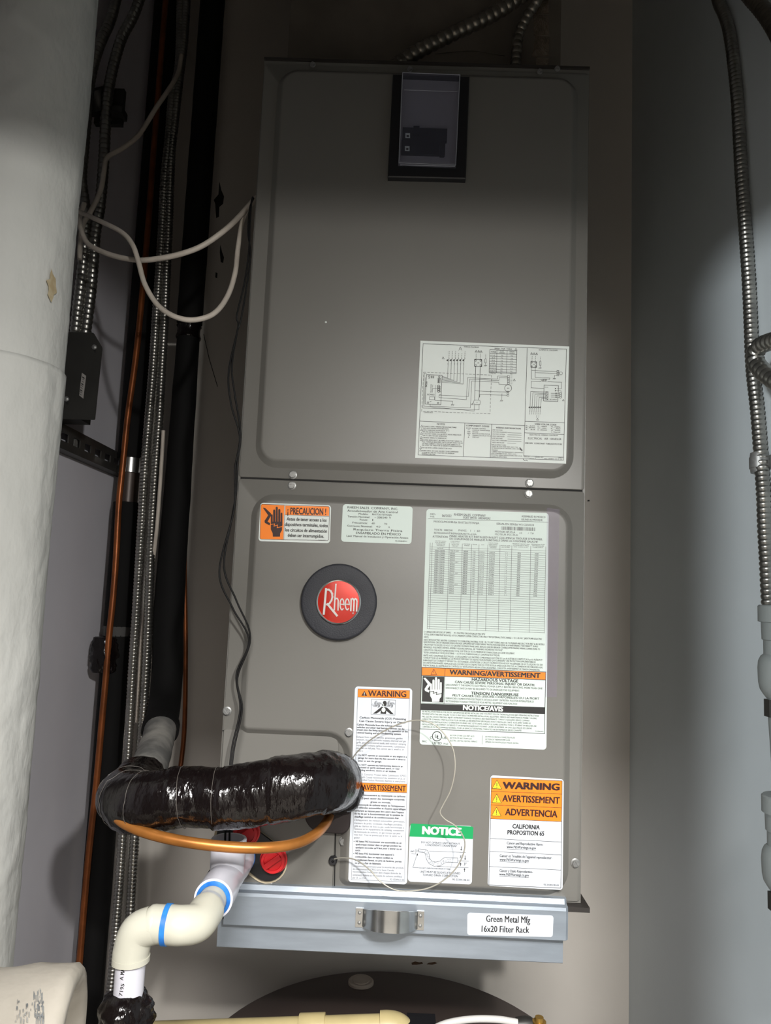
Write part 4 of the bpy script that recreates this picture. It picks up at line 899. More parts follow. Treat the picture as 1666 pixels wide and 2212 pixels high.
# street elbow turning left
EYc = -.196; HZ_ = at(400, 1999, EYc).z; XV = at(286, 2030, EYc).x
ex = at(366, 2000, EYc).x
path = catmull([(tc.x, yf + .012, tc.z), (tc.x, yf - .010, tc.z), (tc.x - .0005, yf - .032, tc.z - .001), (tc.x - .004, EYc + .010, tc.z - .003), (tc.x - .016, EYc, HZ_), (ex, EYc, HZ_)], 10)
nP = len(path)
rad = [RP + .0006 + (RE - RP - .0006) * min(1, max(0, (i - 12) / 5)) for i in range(nP)]
MB().tube(path, rad, 32, True).build('elbow', pvc_cream, drain, smooth='auto')
a = at(362, 2000, EYc)
MB()._lathe([(-.002, RE - .0012), (-.002, RE + .0008), (.0028, RE + .0009), (.003, RE - .001)], Vector((a.x, EYc, HZ_)), Vector((-1, 0, 0)), 36, False).build('primer_ring', primer, drain, smooth='auto')
hubb = at(286, 2064, EYc).z
path = catmull([(a.x + .001, EYc, HZ_), (a.x - .012, EYc, HZ_), (XV + .020, EYc, HZ_ - .0005), (XV + .005, EYc, HZ_ - .0075), (XV, EYc, HZ_ - .024), (XV, EYc, HZ_ - .034), (XV, EYc, hubb)], 8)
MB().tube(path, [RE - .0004 if i < 40 else RE for i in range(len(path))], 32, True).build('elbow', pvc_cream, drain, smooth='auto')
pz = at(285, 2240, EYc).z
MB()._lathe([(0, RP), (hubb - pz + .01, RP)], Vector((XV, EYc, pz)), Vector((0, 0, 1)), 32, True).build('pipe', pvc, drain, smooth='auto')
def cyl_map(cx, cy, r):
    def f(X, Y_, lift):
        d = ray(X, Y_); R_ = r + .0002
        ox, oy = CAM.x - cx, CAM.y - cy
        A = d.x * d.x + d.y * d.y; B = 2 * (ox * d.x + oy * d.y); C = ox * ox + oy * oy - R_ * R_
        D = max(0, B * B - 4 * A * C); t = (-B - math.sqrt(D)) / (2 * A)
        return CAM + d * t
    return f
pr = Print(0, 0, 1, 0, drain, cyl_map(XV, EYc, RP))
pr.text('7195', 264, 2152, 269, 2126, 7.5, .01); pr.text('A', 266, 2118, 267, 2110, 7.5, .01); pr.text('MAU', 268, 2106, 270, 2088, 8, .03); pr.done()
def crinkle(amp, f, seed=0, ridge=0):
    def g(p, s, a):
        v = noise.noise(Vector((p.x * f + seed, p.y * f, p.z * f)))
        w = noise.noise(Vector((p.x * f * 3.1, p.y * f * 3.1 + seed, p.z * f * 3.1)))
        e = abs(noise.noise(Vector((p.x * f * 1.7 + 9, p.y * f * 1.7 + seed, p.z * f * 1.7))))
        return amp * (v * .6 + w * .3 - e * ridge)
    return g
# black tape bundle at the foot of the drain pipe
zt = at(285, 2136, EYc).z; zb = at(285, 2300, EYc).z
pts = [Vector((XV, EYc, zt + (zb - zt) * k / 26)) for k in range(27)]
rr = [RP + .001 + (.011 if k > 5 else .011 * (k / 5.0) ** .8) for k in range(27)]
MB().tube(pts, rr, 40, True, crinkle(.008, 45, 3, .8)).build('tape_wrap', tape, drain, smooth=True)

# ------------------------------------------------------------------ insulated suction line wrapped in black tape
VP = at(366, 1300, .40)
suction = thing('insulated_suction_line', 'thick black foam insulated pipe with glossy taped elbow entering the air handler', 'refrigerant pipe', (VP.x, .2, at(400, 1790, -.09).z))
zj = at(415, 708, .40).z
MB().tube([Vector((VP.x, .40, 2.94 - k * .02)) for k in range(int((2.94 - zj) / .02) + 1)], .0238, 20, True, crinkle(.0012, 20)).build('upper_insulation', foam, suction, smooth='auto')
MB()._lathe([(0, .0225), (.002, .0235), (.01, .021), (.02, .021), (.024, .0232)], Vector((VP.x, .40, zj - .022)), Vector((0, 0, 1)), 20, True).build('insulation_joint', tape, suction, smooth='auto')
low = catmull([Vector((VP.x, .40, zj - .022)), Vector((VP.x, .40, zj - .3)), Vector((VP.x, .40, at(366, 1300, .4).z)), at(362, 1440, .398), at(356, 1520, .37), at(346, 1580, .30)], 14)
MB().tube(low, [.0208 + .0064 * min(1, k / 30) + (.0032 if k > len(low) - 5 else 0) for k in range(len(low))], 22, True, crinkle(.0014, 18)).build('lower_insulation', foam, suction, smooth='auto')
gs = catmull([at(350, 1560, .325), at(339, 1606, .25), at(324, 1652, .14), at(302, 1692, .05), at(290, 1706, .01)], 8)
MB().tube(gs, .0256, 24, True, crinkle(.0016, 25)).build('scuffed_sleeve', foam_grey, suction, smooth='auto')
tp = resample(catmull([at(303, 1684, .07), at(291, 1702, .02), at(281, 1712, -.02), at(272, 1722, -.062), at(290, 1733, -.10), at(335, 1730, -.112), at(400, 1722, -.112), at(500, 1722, -.112), at(590, 1708, -.112), at(650, 1698, -.11), at(700, 1690, -.095), at(720, 1688, -.066), at(722, 1690, -.04), at(722, 1692, -.014)], 14), .0022)
St = arc_len(tp); Lt = St[-1]
def wraprad(s, a, r):
    w = ((s + .006 * math.sin(a * 1.0)) % .056) / .056
    k = .0018 * (1 - w) ** 2 - .0005
    sag = .0025 * max(0, math.sin((s / Lt - .55) * 9)) if s / Lt > .55 else 0
    return r + k + sag
MB().tube(tp, [.0315] * len(tp), 44, True, crinkle(.0030, 40, 1, .6), wraprad).build('tape_wrapped_elbow', tape, suction, smooth=True)
# pale edges of the tape turns
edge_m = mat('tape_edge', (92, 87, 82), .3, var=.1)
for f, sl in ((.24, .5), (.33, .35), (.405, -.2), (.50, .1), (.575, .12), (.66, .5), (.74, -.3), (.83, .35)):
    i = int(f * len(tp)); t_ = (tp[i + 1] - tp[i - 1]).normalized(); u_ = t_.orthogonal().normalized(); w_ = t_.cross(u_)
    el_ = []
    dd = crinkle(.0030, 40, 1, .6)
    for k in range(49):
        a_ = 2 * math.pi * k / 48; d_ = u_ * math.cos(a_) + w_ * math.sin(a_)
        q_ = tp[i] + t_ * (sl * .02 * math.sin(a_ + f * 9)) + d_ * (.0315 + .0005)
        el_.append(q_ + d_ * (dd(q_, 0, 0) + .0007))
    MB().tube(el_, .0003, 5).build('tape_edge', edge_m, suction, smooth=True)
# collar of loose tape where the line enters the cabinet
c = at(724, 1690, -.014)
MB().tube([c + Vector((0, .002 - .003 * k, 0)) for k in range(8)], [.030, .036, .038, .038, .037, .036, .034, .032], 40, True, crinkle(.009, 40, 5, .6)).build('tape_collar', tape, suction, smooth=True)
foamtip = MB().tube([at(406, 1690, -.105), at(410, 1682, -.105)], [.003, .0008], 6).build('tape_flap', mat('pale_adhesive', (196, 190, 176), .6), suction)

# ------------------------------------------------------------------ copper liquid line from the tape to the grommet
cl = catmull([at(236, 1738, -.075), at(246, 1758, -.115), at(275, 1782, -.13), at(330, 1803, -.138), at(410, 1820, -.142), at(500, 1830, -.140), at(580, 1831, -.13), at(640, 1822, -.11), at(680, 1803, -.085), at(703, 1780, -.052), at(713, 1758, -.022), at(715, 1752, -.012)], 8)
o = MB().tube(cl, .0056, 16, True).build('copper_liquid_line', copper, None, smooth='auto')
tag(o, 'bent copper tube curving below the black taped pipe into the air handler', 'copper pipe')

# ------------------------------------------------------------------ vertical runs in the left back corner
CUY = .442
cl = [at(x, y, CUY) for x, y in ((334, 300), (319, 500), (297, 742), (276, 900), (265, 1010), (257, 1085), (251, 1200), (244, 1295), (235, 1380), (229, 1460), (220, 1560), (208, 1694), (190, 1862), (173, 2064))]
cl = [Vector((cl[0].x, CUY, 2.94))] + cl + [Vector((cl[-1].x - .002, CUY, .02))]
o = MB().tube(resample(catmull(cl, 8), .03), .0058, 12, True).build('copper_riser', copper_dull, None, smooth='auto')
tag(o, 'straight vertical copper tube in left back corner beside black foam pipe', 'copper pipe')
# insulated pipe beside it
bpx = at(257, 1300, .478).x; BYY = .482
foam_pipe = thing('insulated_corner_pipe', 'vertical black foam covered pipe in left back corner with a bare clamped section', 'insulated pipe', (bpx, BYY, .0))
za, zb_ = at(300, 992, BYY).z, at(270, 1086, BYY).z
MB().tube([Vector((bpx, BYY, 2.94 - k * .04)) for k in range(int((2.94 - za) / .04) + 1)] + [Vector((bpx, BYY, za))], .0255, 18, True, crinkle(.001, 20)).build('upper_insulation', foam, foam_pipe, smooth='auto')
MB().tube([Vector((bpx, BYY, zb_)), Vector((bpx, BYY, zb_ - .004))] + [Vector((bpx, BYY, zb_ - .02 - k * .05)) for k in range(int((zb_ - .1) / .05))] + [Vector((bpx, BYY, 0.004))], .0262, 18, True, crinkle(.0012, 20)).build('lower_insulation', foam, foam_pipe, smooth='auto')
MB().tube([Vector((bpx, BYY, za + .01)), Vector((bpx, BYY, zb_ - .01))], .0185, 18, True).build('bare_pipe', mat('dull_brown_pipe', (78, 66, 60), .4, .3, var=.3), foam_pipe, smooth='auto')
zc = at(287, 1006, BYY).z
clampb = MB()._lathe([(-.0155, .0225), (-.0155, .0232), (.0155, .0232), (.0155, .0225)], Vector((bpx, BYY, zc)), Vector((0, 0, 1)), 28, True).build('pipe_clamp', chrome, foam_pipe, smooth='auto')
MB().box(bpx + .021, bpx + .030, BYY - .012, BYY - .009, zc - .015, zc + .015).build('clamp_ear', chrome, clampb)
# taped joint holding the copper tube to the foam
tz = at(245, 1415, .455).z
pts = [Vector((bpx - .012, .462, tz + .032 - k * .004)) for k in range(17)]
MB().tube(pts, [.023 + .004 * math.sin(k / 16 * math.pi) for k in range(17)], 40, True, crinkle(.007, 70, 2, .7)).build('tape_joint', tape, foam_pipe, smooth=True)
MB()._lathe([(0, .0262), (.016, .027), (.018, .026)], Vector((bpx, BYY, tz + .034)), Vector((0, 0, 1)), 20, True).build('grey_foam_end', mat('dull_grey_foam', (74, 73, 72), .8, var=.15), foam_pipe, smooth='auto')
# thin dark copper tube behind, right of the thick suction line
o = MB().tube(catmull([at(399, 1190, .46), at(399, 1250, .46), at(401, 1400, .46), at(399, 1560, .46), at(391, 1650, .45), at(380, 1710, .42), at(372, 1760, .40)], 8), .0044, 10, True).build('thin_copper_tube', copper_dull, None, smooth='auto')
tag(o, 'thin dark copper tube against back wall just left of the air handler', 'copper pipe')

# ------------------------------------------------------------------ armoured conduits
def conduit(pts, r, pitch, label, name='armoured_conduit', m=conduit_m, group=None, depth=.13):
    o = corr(pts, r, pitch, name, m, None, depth=depth); tag(o, label, 'conduit', group); return o
CYY = .385
conduit([at(401, -330, CYY), at(397, -200, CYY), at(392, -60, CYY), at(387, 134, CYY), at(373, 202, CYY), at(365, 300, CYY), at(356, 387, CYY), at(350, 504, CYY), at(345, 580, CYY), at(338, 680, CYY), at(331, 790, CYY), at(322, 900, CYY), at(313, 1010, CYY), at(308, 1100, CYY), at(302, 1200, CYY), at(295, 1320, CYY), at(287, 1440, CYY), at(281, 1550, CYY), at(276, 1640, CYY), at(266, 1790, CYY), at(259, 1900, CYY), at(251, 2000, CYY), at(242, 2110, CYY), at(232, 2190, CYY), at(226, 2260, CYY)], .0083, .0062, 'left one of the two vertical steel armoured cables beside the black pipes')
conduit([at(417, -330, CYY), at(412, -200, CYY), at(406, -60, CYY), at(398, 84, CYY), at(388, 168, CYY), at(378, 260, CYY), at(370, 336, CYY), at(365, 471, CYY), at(361, 560, CYY), at(356, 680, CYY), at(350, 790, CYY), at(344, 900, CYY), at(336, 1010, CYY), at(330, 1100, CYY), at(325, 1200, CYY), at(321, 1320, CYY), at(316, 1440, CYY), at(309, 1550, CYY), at(302, 1640, CYY), at(292, 1790, CYY), at(286, 1900, CYY), at(280, 2000, CYY), at(272, 2110, CYY), at(268, 2260, CYY)], .0083, .0062, 'right one of the two vertical steel armoured cables beside the black pipes')
BOXY = .20
conduit([at(350, -330, .27), at(320, -200, .27), at(262, -40, .26), at(240, 40, .25), at(214, 100, .235), at(196, 165, .225), at(188, 240, .222), at(180, 330, .22), at(176, 390, .22), at(184, 450, .22), at(184, 500, .222), at(181, 558, .222), at(175, 615, .222), at(168, 672, .222), at(164, 712, .222), at(162, 738, .222)], .0093, .0088, 'left armoured cable dropping into the black junction box behind white pipe')
conduit([at(395, -330, .25), at(368, -200, .25), at(314, -40, .25), at(290, 30, .25), at(262, 85, .245), at(240, 165, .24), at(230, 235, .235), at(225, 336, .23), at(217, 437, .23), at(206, 504, .228), at(202, 558, .228), at(196, 630, .226), at(187, 700, .225), at(181, 748, .224)], .0093, .0088, 'right armoured cable dropping into the black junction box behind white pipe')
# dark hanger fitting where these two cables meet, up in the shadow
hc = at(224, 222, .24)
hang = thing('conduit_hanger', 'dark metal hanger bracket round the upper left cables in shadow', 'bracket', (hc.x, .25, at(215, 285, .24).z))
hx = at(196, 200, .235).x; hz = at(224, 180, .24).z
MB().box(hx + .002, hx + .05, .252, .262, hc.z - .03, hz).build('bracket_plate', box_m, hang)
MB()._lathe([(0, .018), (.004, .02), (.03, .02), (.034, .016)], at(222, 238, .262), Vector((-.25, -.6, .75)), 16, True).build('fitting_body', box_m, hang, smooth='auto')
MB().box(hc.x + .002, hc.x + .034, .236, .262, at(240, 245, .24).z, at(240, 230, .24).z).build('strap_ear', box_m, hang)
MB().box(XL, hx + .004, .25, .262, hc.z - .012, hc.z + .012).build('wall_arm', box_m, hang)

# junction box on the left wall
jx1 = at(214, 800, BOXY).x; jz1 = at(218, 735, BOXY).z; jz0 = at(205, 908, BOXY).z
jb = thing('junction_box', 'black steel junction box on left wall behind the white wrapped pipe', 'junction box', ((XL + jx1) / 2, BOXY + .03, jz0))
MB().box(XL + .001, jx1 - .030, BOXY + .0015, BOXY + .055, jz0 + .004, jz1 + .004).build('box_body', box_m, jb)
cvp = rpoly([(XL + .001, jz0), (jx1, jz0 + .001), (jx1 + .002, jz1 - .012), (jx1 - .014, jz1 + .012), (XL + .001, jz1 + .012)], [.001, .002, .008, .004, .001])
MB().prism([Vector((q.x, BOXY, q.y)) for q in cvp], (0, .0015, 0)).build('cover_plate', box_m, jb)
for x, y in ((204, 750), (144, 862)):
    q = at(x, y, BOXY)
    MB()._lathe([(0, .0042), (.0012, .0042), (.0026, .003), (.0032, .0004)], q, Vector((0, -1, 0)), 12, True).build('cover_screw', screw_m, jb, smooth='auto')
    MB().prism([q + Vector((a, -.0002, b)) for a, b in ((-.002, -.002), (.003, -.002), (.0035, -.009), (.0005, -.009))], (0, .0004, 0)).build('keyhole_slot', gap_m, jb)
lb = [(177, 805), (186, 812), (180, 861), (171, 854)]
labm = mat('grey_label', (150, 146, 142), .5, var=.05)
MB().prism([at(x, y, BOXY - .0002) for x, y in lb], (0, .0002, 0)).build('box_label', labm, jb)
bars = MB()
for k in range(9):
    y = 813 + k * 4.6; w = 1.2 if k % 3 else 2.8
    bars.prism([at(178 - k * .8, y, BOXY - .0004), at(182.5 - k * .8, y + 3, BOXY - .0004), at(182.5 - k * .8, y + 3 + w, BOXY - .0004), at(178 - k * .8, y + w, BOXY - .0004)], (0, .0002, 0))
bars.build('barcode', ink, jb)

# slotted strut along the left wall under the box
SX = XL + .022
zs1 = atX(200, 948, SX).z; zs0 = zs1 - .041
ys0, ys1 = .235, YB - .002
strut = thing('slotted_strut', 'dark slotted steel strut channel on left wall under the junction box', 'strut channel', ((XL + SX) / 2, (ys0 + ys1) / 2, zs0))
MB().box(XL + .0005, SX, ys0, ys1, zs1 - .0025, zs1).build('top_flange', strut_m, strut)
MB().box(XL + .0005, SX, ys0, ys1, zs0, zs0 + .0025).build('bottom_flange', strut_m, strut)
web = MB(); sl, bz = .028, .0135
web.box(SX - .0025, SX, ys0, ys1, zs0 + .0025, zs0 + bz); web.box(SX - .0025, SX, ys0, ys1, zs1 - bz, zs1 - .0025)
y = ys0; web.box(SX - .0025, SX, y, y + .012, zs0 + bz, zs1 - bz); y += .012
while y < ys1:
    e = min(y + sl + .018, ys1)
    if y + sl < ys1: web.box(SX - .0025, SX, y + sl, e, zs0 + bz, zs1 - bz)
    y += sl + .018
web.build('slotted_web', strut_m, strut)
for zz, d in ((zs1 - .0025, -1), (zs0 + .0025, 1)):
    MB().tube(catmull([(XL + .002, ys0 - .001, zz), (XL + .001 + .004, ys0 - .001, zz + d * .006), (XL + .011, ys0 - .001, zz + d * .008), (XL + .016, ys0 - .001, zz + d * .004)], 4), .0013, 6).build('curled_lip', screw_m, strut)
bq = Vector((SX - .012, ys0 + .012 + sl + .018 + sl / 2, (zs0 + zs1) / 2))
MB()._lathe([(0, .010), (.004, .010), (.005, .009), (.009, .0085), (.010, .007)], bq, Vector((1, 0, 0)), 6, True).build('strut_bolt', screw_m, strut)

# ------------------------------------------------------------------ white cables looping across from the left
def cable(pts, r, label, name='white_cable', m=cable_w, cat='cable', n=10, group=None):
    o = MB().tube(catmull(pts, n), r, 12, True).build(name, m, None, smooth='auto'); tag(o, label, cat, group); return o
cable([at(150, 446, .10), at(166, 455, .10), at(215, 477, .06), at(262, 501, .03), at(286, 528, .01), at(299, 565, 0), at(313, 614, -.01), at(340, 658, -.02), at(376, 683, -.03), at(417, 691, -.03), at(461, 678, -.02), at(491, 641, 0), at(508, 590, .015), at(514, 538, .03), at(524, 477, .045), at(537, 447, .055), at(550, 436, .06), at(566, 432, .065)], .0034, 'white cable hanging in the lower deep loop left of the air handler')
cable([at(182, 440, .12), at(172, 470, .11), at(175, 494, .10), at(188, 524, .09), at(215, 541, .07), at(255, 555, .05), at(302, 562, .03), at(346, 558, .02), at(393, 548, .015), at(437, 531, .015), at(481, 501, .02), at(514, 471, .035), at(543, 438, .05), at(566, 418, .06)], .0037, 'white cable sagging shallowly across to the air handler, above the deep loop')
cable([at(392, 120, .36), at(384, 160, .34), at(360, 200, .30), at(336, 235, .28), at(302, 289, .26), at(268, 318, .24), at(232, 340, .22), at(225, 370, .21), at(219, 405, .205), at(208, 434, .20), at(192, 464, .195), at(180, 484, .19), at(174, 520, .19), at(172, 560, .19)], .0040, 'old white cable slanting through the dark upper left corner')
cable([at(353, 930, .36), at(349, 1000, .362), at(345, 1060, .364), at(338, 1150, .37), at(327, 1240, .40), at(312, 1330, .41), at(305, 1400, .41), at(300, 1490, .41), at(296, 1560, .41)], .0034, 'slim white cable running down among the steel armoured cables')
# float switch leads: two thin black wires down the unit's left edge into the tee
wb = [(546, 426, .0), (543, 440, -.006), (540, 490, -.010), (538, 540, -.014), (529, 607, -.018), (512, 681, -.022), (514, 708, -.022), (494, 805, -.03), (500, 876, -.03), (518, 943, -.026), (508, 1010, -.026), (508, 1060, -.026), (504, 1110, -.028), (474, 1235, -.035), (502, 1312, -.035), (538, 1383, -.03), (511, 1457, -.03), (519, 1531, -.03), (502, 1612, -.036), (494, 1680, -.046), (489, 1740, -.055), (487, 1800, -.066), (486, 1850, -.072)]
wc = [(548, 428, .0), (540, 450, -.006), (536, 500, -.010), (541, 545, -.014), (536, 600, -.018), (521, 688, -.022), (512, 720, -.022), (501, 792, -.03), (507, 850, -.03), (520, 936, -.026), (513, 1000, -.026), (511, 1060, -.026), (500, 1125, -.028), (484, 1225, -.035), (512, 1300, -.035), (541, 1378, -.03), (513, 1465, -.03), (523, 1531, -.03), (506, 1616, -.036), (499, 1680, -.046), (497, 1740, -.055), (496, 1800, -.066), (495, 1850, -.072)]
for k, w in enumerate((wb, wc)):
    cable([at(x, y, Y) for x, y, Y in w], .00115, ('left' if k == 0 else 'right') + ' strand of the paired thin black wires along the air handler\'s left edge', 'black_wire', wire_k, 'wire', 8)
# springy thin wire looping over the stickers
cable([at(x, y, Y) for x, y, Y in [(720, 1856, -.008), (740, 1853, -.02), (770, 1858, -.032), (800, 1880, -.042), (822, 1904, -.048), (850, 1921, -.052), (880, 1925, -.055), (920, 1920, -.058), (955, 1904, -.06), (985, 1876, -.062), (1002, 1842, -.064), (1003, 1812, -.065), (985, 1785, -.065), (962, 1770, -.065), (951, 1755, -.065), (958, 1738, -.065), (974, 1706, -.066), (983, 1664, -.066), (980, 1622, -.064), (962, 1588, -.062), (935, 1563, -.06), (900, 1556, -.056), (860, 1565, -.05), (820, 1585, -.044), (785, 1611, -.036), (766, 1632, -.028), (758, 1648, -.022)]], .00075, 'thin springy steel wire looping out in front of the sticker covered panel', 'loop_wire', wire_s, 'wire', 10)

# ------------------------------------------------------------------ big white jacketed pipe at the left, with its branch
PX, PY, PR = -.4905, -.108, .075
big = thing('jacketed_pipe', 'big white canvas jacketed pipe standing at the left edge', 'insulated pipe', (PX, PY, .0))
zbk = at(70, 296, PY - PR).z
def jack(z0, z1, r, nm, m, amp, seed):
    n = int(abs(z1 - z0) / .005); pts = [Vector((PX, PY, z0 + (z1 - z0) * k / n)) for k in range(n + 1)]
    def d(p, s, a):
        q = Vector((p.x * 13, p.y * 13, p.z * 5 + seed)); q2 = Vector((p.x * 40, p.y * 40, p.z * 16 + seed))
        wv = noise.noise(q) * .5
        rid = 1 - abs(noise.noise(Vector((p.x * 15 + wv, p.y * 15, p.z * 6 + seed * 2)))) * 2.2
        rid2 = 1 - abs(noise.noise(Vector((p.x * 9 + wv * 2, p.y * 9, p.z * 24 + seed)))) * 3.0
        return amp * (.8 * noise.noise(q) + .3 * noise.noise(q2) + .9 * max(0, rid - .55) - .9 * max(0, rid2 - .62))
    MB().tube(pts, r, 110, True, d).build(nm, m, big, smooth=True)
zmid = at(150, 820, PY).z
jack(zmid, 2.94, PR, 'upper_jacket', jacket, .0016, 1)
jack(.01, zmid + .012, PR + .0018, 'lower_jacket', jacket, .0024, 7)
q = at(118, 615, PY - PR * .9)
def onp(px, py):
    f = cyl_map(PX, PY, PR + .002); return f(px, py, 0)
stm = mat('jacket_water_stain', (168, 150, 116), .8, col2=(196, 186, 160), vscale=60)
ctr = (112, 618); ring_ = [(ctr[0] + (9 + 4 * math.sin(k * 2.3)) * math.cos(k * math.pi / 8), ctr[1] + (30 + 8 * math.sin(k * 1.7)) * math.sin(k * math.pi / 8)) for k in range(16)]
MB().add([onp(*ctr)] + [onp(*q_) for q_ in ring_], [(0, k + 1, (k + 1) % 16 + 1) for k in range(16)]).build('water_stain', stm, big, smooth=None)
# branch at the bottom: short stub with puckered end
ax = Vector((1, .20, -.01)).normalized()
BR_ = .080; by = -.245
be = at(128, 2310, by); 
brn = thing('jacketed_branch_pipe', 'short paint smeared white jacketed branch pipe at bottom left corner', 'insulated pipe', (be.x - .12, by, be.z - .09))
prof = [(-.42, BR_), (-.30, BR_), (-.06, BR_), (-.03, BR_ + .001), (-.008, BR_ + .002), (.002, BR_ + .0015), (.007, BR_ - .003), (.008, BR_ - .010), (.003, BR_ - .018), (-.010, BR_ - .026), (-.014, BR_ - .05), (-.014, .002)]
pts = []; rr = []
for (h0, r0), (h1, r1) in zip(prof, prof[1:]):
    n = max(1, int((h1 - h0) / .008)) if h1 > h0 else 2
    n = max(n, 2)
    for k in range(n): pts.append(be + ax * (h0 + (h1 - h0) * k / n)); rr.append(r0 + (r1 - r0) * k / n)
pts.append(be - ax * .014); rr.append(.002)
tb = MB()
u = Vector((0, 0, 1)); u = (u - ax * u.dot(ax)).normalized(); w = ax.cross(u); vs = []; S_ = 64
for i, (c, r) in enumerate(zip(pts, rr)):
    for k in range(S_):
        a = 2 * math.pi * k / S_; d = u * math.cos(a) + w * math.sin(a); p_ = c + d * r
        amp = .0035 * (noise.noise(p_ * 22) + .5 * noise.noise(p_ * 60)) if r > .02 else 0
        vs.append(p_ + d * amp)
fs = []
for i in range(len(pts) - 1):
    for k in range(S_):
        a, b = i * S_ + k, i * S_ + (k + 1) % S_; fs.append((a, b, b + S_, a + S_))
tb.add(vs, fs); tb.build('branch_jacket', jacket_stain, brn, smooth=True)
smear = mat('dark_paint_smear', (64, 74, 84), .6, col2=(150, 150, 146), vscale=70)
def onbranch(px, py):
    d = ray(px, py); o_ = CAM - be
    dd = d - ax * d.dot(ax); oo = o_ - ax * o_.dot(ax)
    A = dd.dot(dd); B = 2 * dd.dot(oo); C = oo.dot(oo) - (BR_ + .0022) ** 2
    t = (-B - math.sqrt(max(0, B * B - 4 * A * C))) / (2 * A); return CAM + d * t
sm_ = MB(); random.seed(8)
for cx, cy, rx, ry, n in ((84, 2165, 11, 28, 60), (86, 2200, 10, 9, 34), (52, 2184, 18, 22, 26)):
    for k in range(n):
        x = cx + random.uniform(-rx, rx); y = cy + random.uniform(-ry, ry); l = random.uniform(2, 7); w_ = random.uniform(.3, 1.1)
        sm_.add([onbranch(x - w_, y - l), onbranch(x + w_, y - l * .8), onbranch(x + w_ * .7, y + l), onbranch(x - w_ * 1.2, y + l * .9)], [(0, 1, 2, 3)])
sm_.build('paint_smears', smear, brn, smooth=None)

# ------------------------------------------------------------------ things on the right wall
CXR = XR - .011
RWP = [(1528, -330), (1532, -200), (1540, -60), (1551, 0), (1564, 30), (1576, 72), (1586, 145), (1593, 217), (1598, 307), (1603, 398), (1611, 506), (1618, 615), (1622, 705), (1626, 796), (1636, 886), (1643, 975), (1649, 1060), (1652, 1140), (1656, 1210), (1660, 1290), (1664, 1330)]
conduit([atX(x, y, CXR) for x, y in RWP], .0088, .0068, 'long vertical armoured cable strapped to the right wall', depth=.16)
sp_ = atX(1641, 1000, CXR)
strap = thing('conduit_strap', 'zinc one hole strap holding the cable on the right wall', 'strap', (CXR, sp_.y, sp_.z - .01))
MB()._lathe([(-.013, .0098), (-.013, .0106), (-.007, .0112), (-.007, .0122), (.007, .0122), (.007, .0112), (.013, .0106), (.013, .0098)], sp_, Vector((0, .02, 1)), 24, True).build('strap_loop', screw_m, strap, smooth='auto')
MB().box(XR - .0025, XR - .0003, sp_.y - .04, sp_.y - .008, sp_.z - .009, sp_.z + .009).build('strap_tab', screw_m, strap)
TXR = XR - .055
conduit([atX(1850, 690, TXR), atX(1760, 715, TXR), atX(1700, 728, TXR), atX(1676, 735, TXR), atX(1655, 741, TXR), atX(1640, 750, TXR), atX(1632, 766, TXR), atX(1634, 784, TXR), atX(1646, 800, TXR), atX(1664, 815, TXR), atX(1690, 830, TXR), atX(1740, 850, TXR), atX(1850, 890, TXR)], .0105, .0105, 'thicker armoured cable looping in from the right edge at mid height', depth=.16)
conduit([atX(1560, -130, XR - .03), atX(1600, -40, XR - .03), atX(1622, -8, XR - .03), atX(1645, 18, XR - .03), atX(1668, 50, XR - .03), atX(1700, 110, XR - .03), atX(1790, 290, XR - .03)], .0105, .0098, 'dark armoured cable crossing the top right corner', m=conduit_dull)
def fitting(cy0, cx, label, k=1.0):
    FX = XR - .034
    c = atX(cx, cy0, FX); top = c.z; sc = (c - CAM).dot(FW) / FPX
    root = thing('conduit_fitting', label, 'conduit fitting', (c.x, c.y, top - 420 * sc))
    h = lambda y: -y * sc
    MB()._lathe([(0, 30 * sc), (0, 44 * sc), (h(3), 47 * sc), (h(36), 47 * sc), (h(37), 42 * sc)], c, Vector((0, 0, 1)), 32, True).build('end_cap', grey_pvc, root, smooth='auto')
    MB()._lathe([(h(36), 41 * sc), (h(74), 40 * sc), (h(76), 37 * sc), (h(106), 37 * sc)], c, Vector((0, 0, 1)), 32, True).build('neck', grey_pvc, root, smooth='auto')
    MB()._lathe([(h(104), 36 * sc), (h(110), 43 * sc), (h(120), 47.5 * sc), (h(135), 49 * sc), (h(165), 48 * sc), (h(180), 45 * sc), (h(190), 39 * sc), (h(198), 33 * sc)], c, Vector((0, 0, 1)), 32, True).build('bulb', grey_pvc, root, smooth='auto')
    MB()._lathe([(h(196), 32 * sc), (h(260), 29 * sc), (h(320), 26 * sc), (h(372), 24 * sc), (h(376), 20 * sc)], c, Vector((0, 0, 1)), 32, True).build('stem', grey_pvc, root, smooth='auto')
    MB().box(c.x - 36 * sc, c.x - 24 * sc, c.y - .006, c.y + .006, top - 236 * sc, top - 200 * sc).build('latch_tab', box_m, root)
fitting(1308, 1689, 'upper grey plastic conduit fitting at the right edge, under the cable')
fitting(1720, 1697, 'lower grey plastic conduit fitting at the right edge')

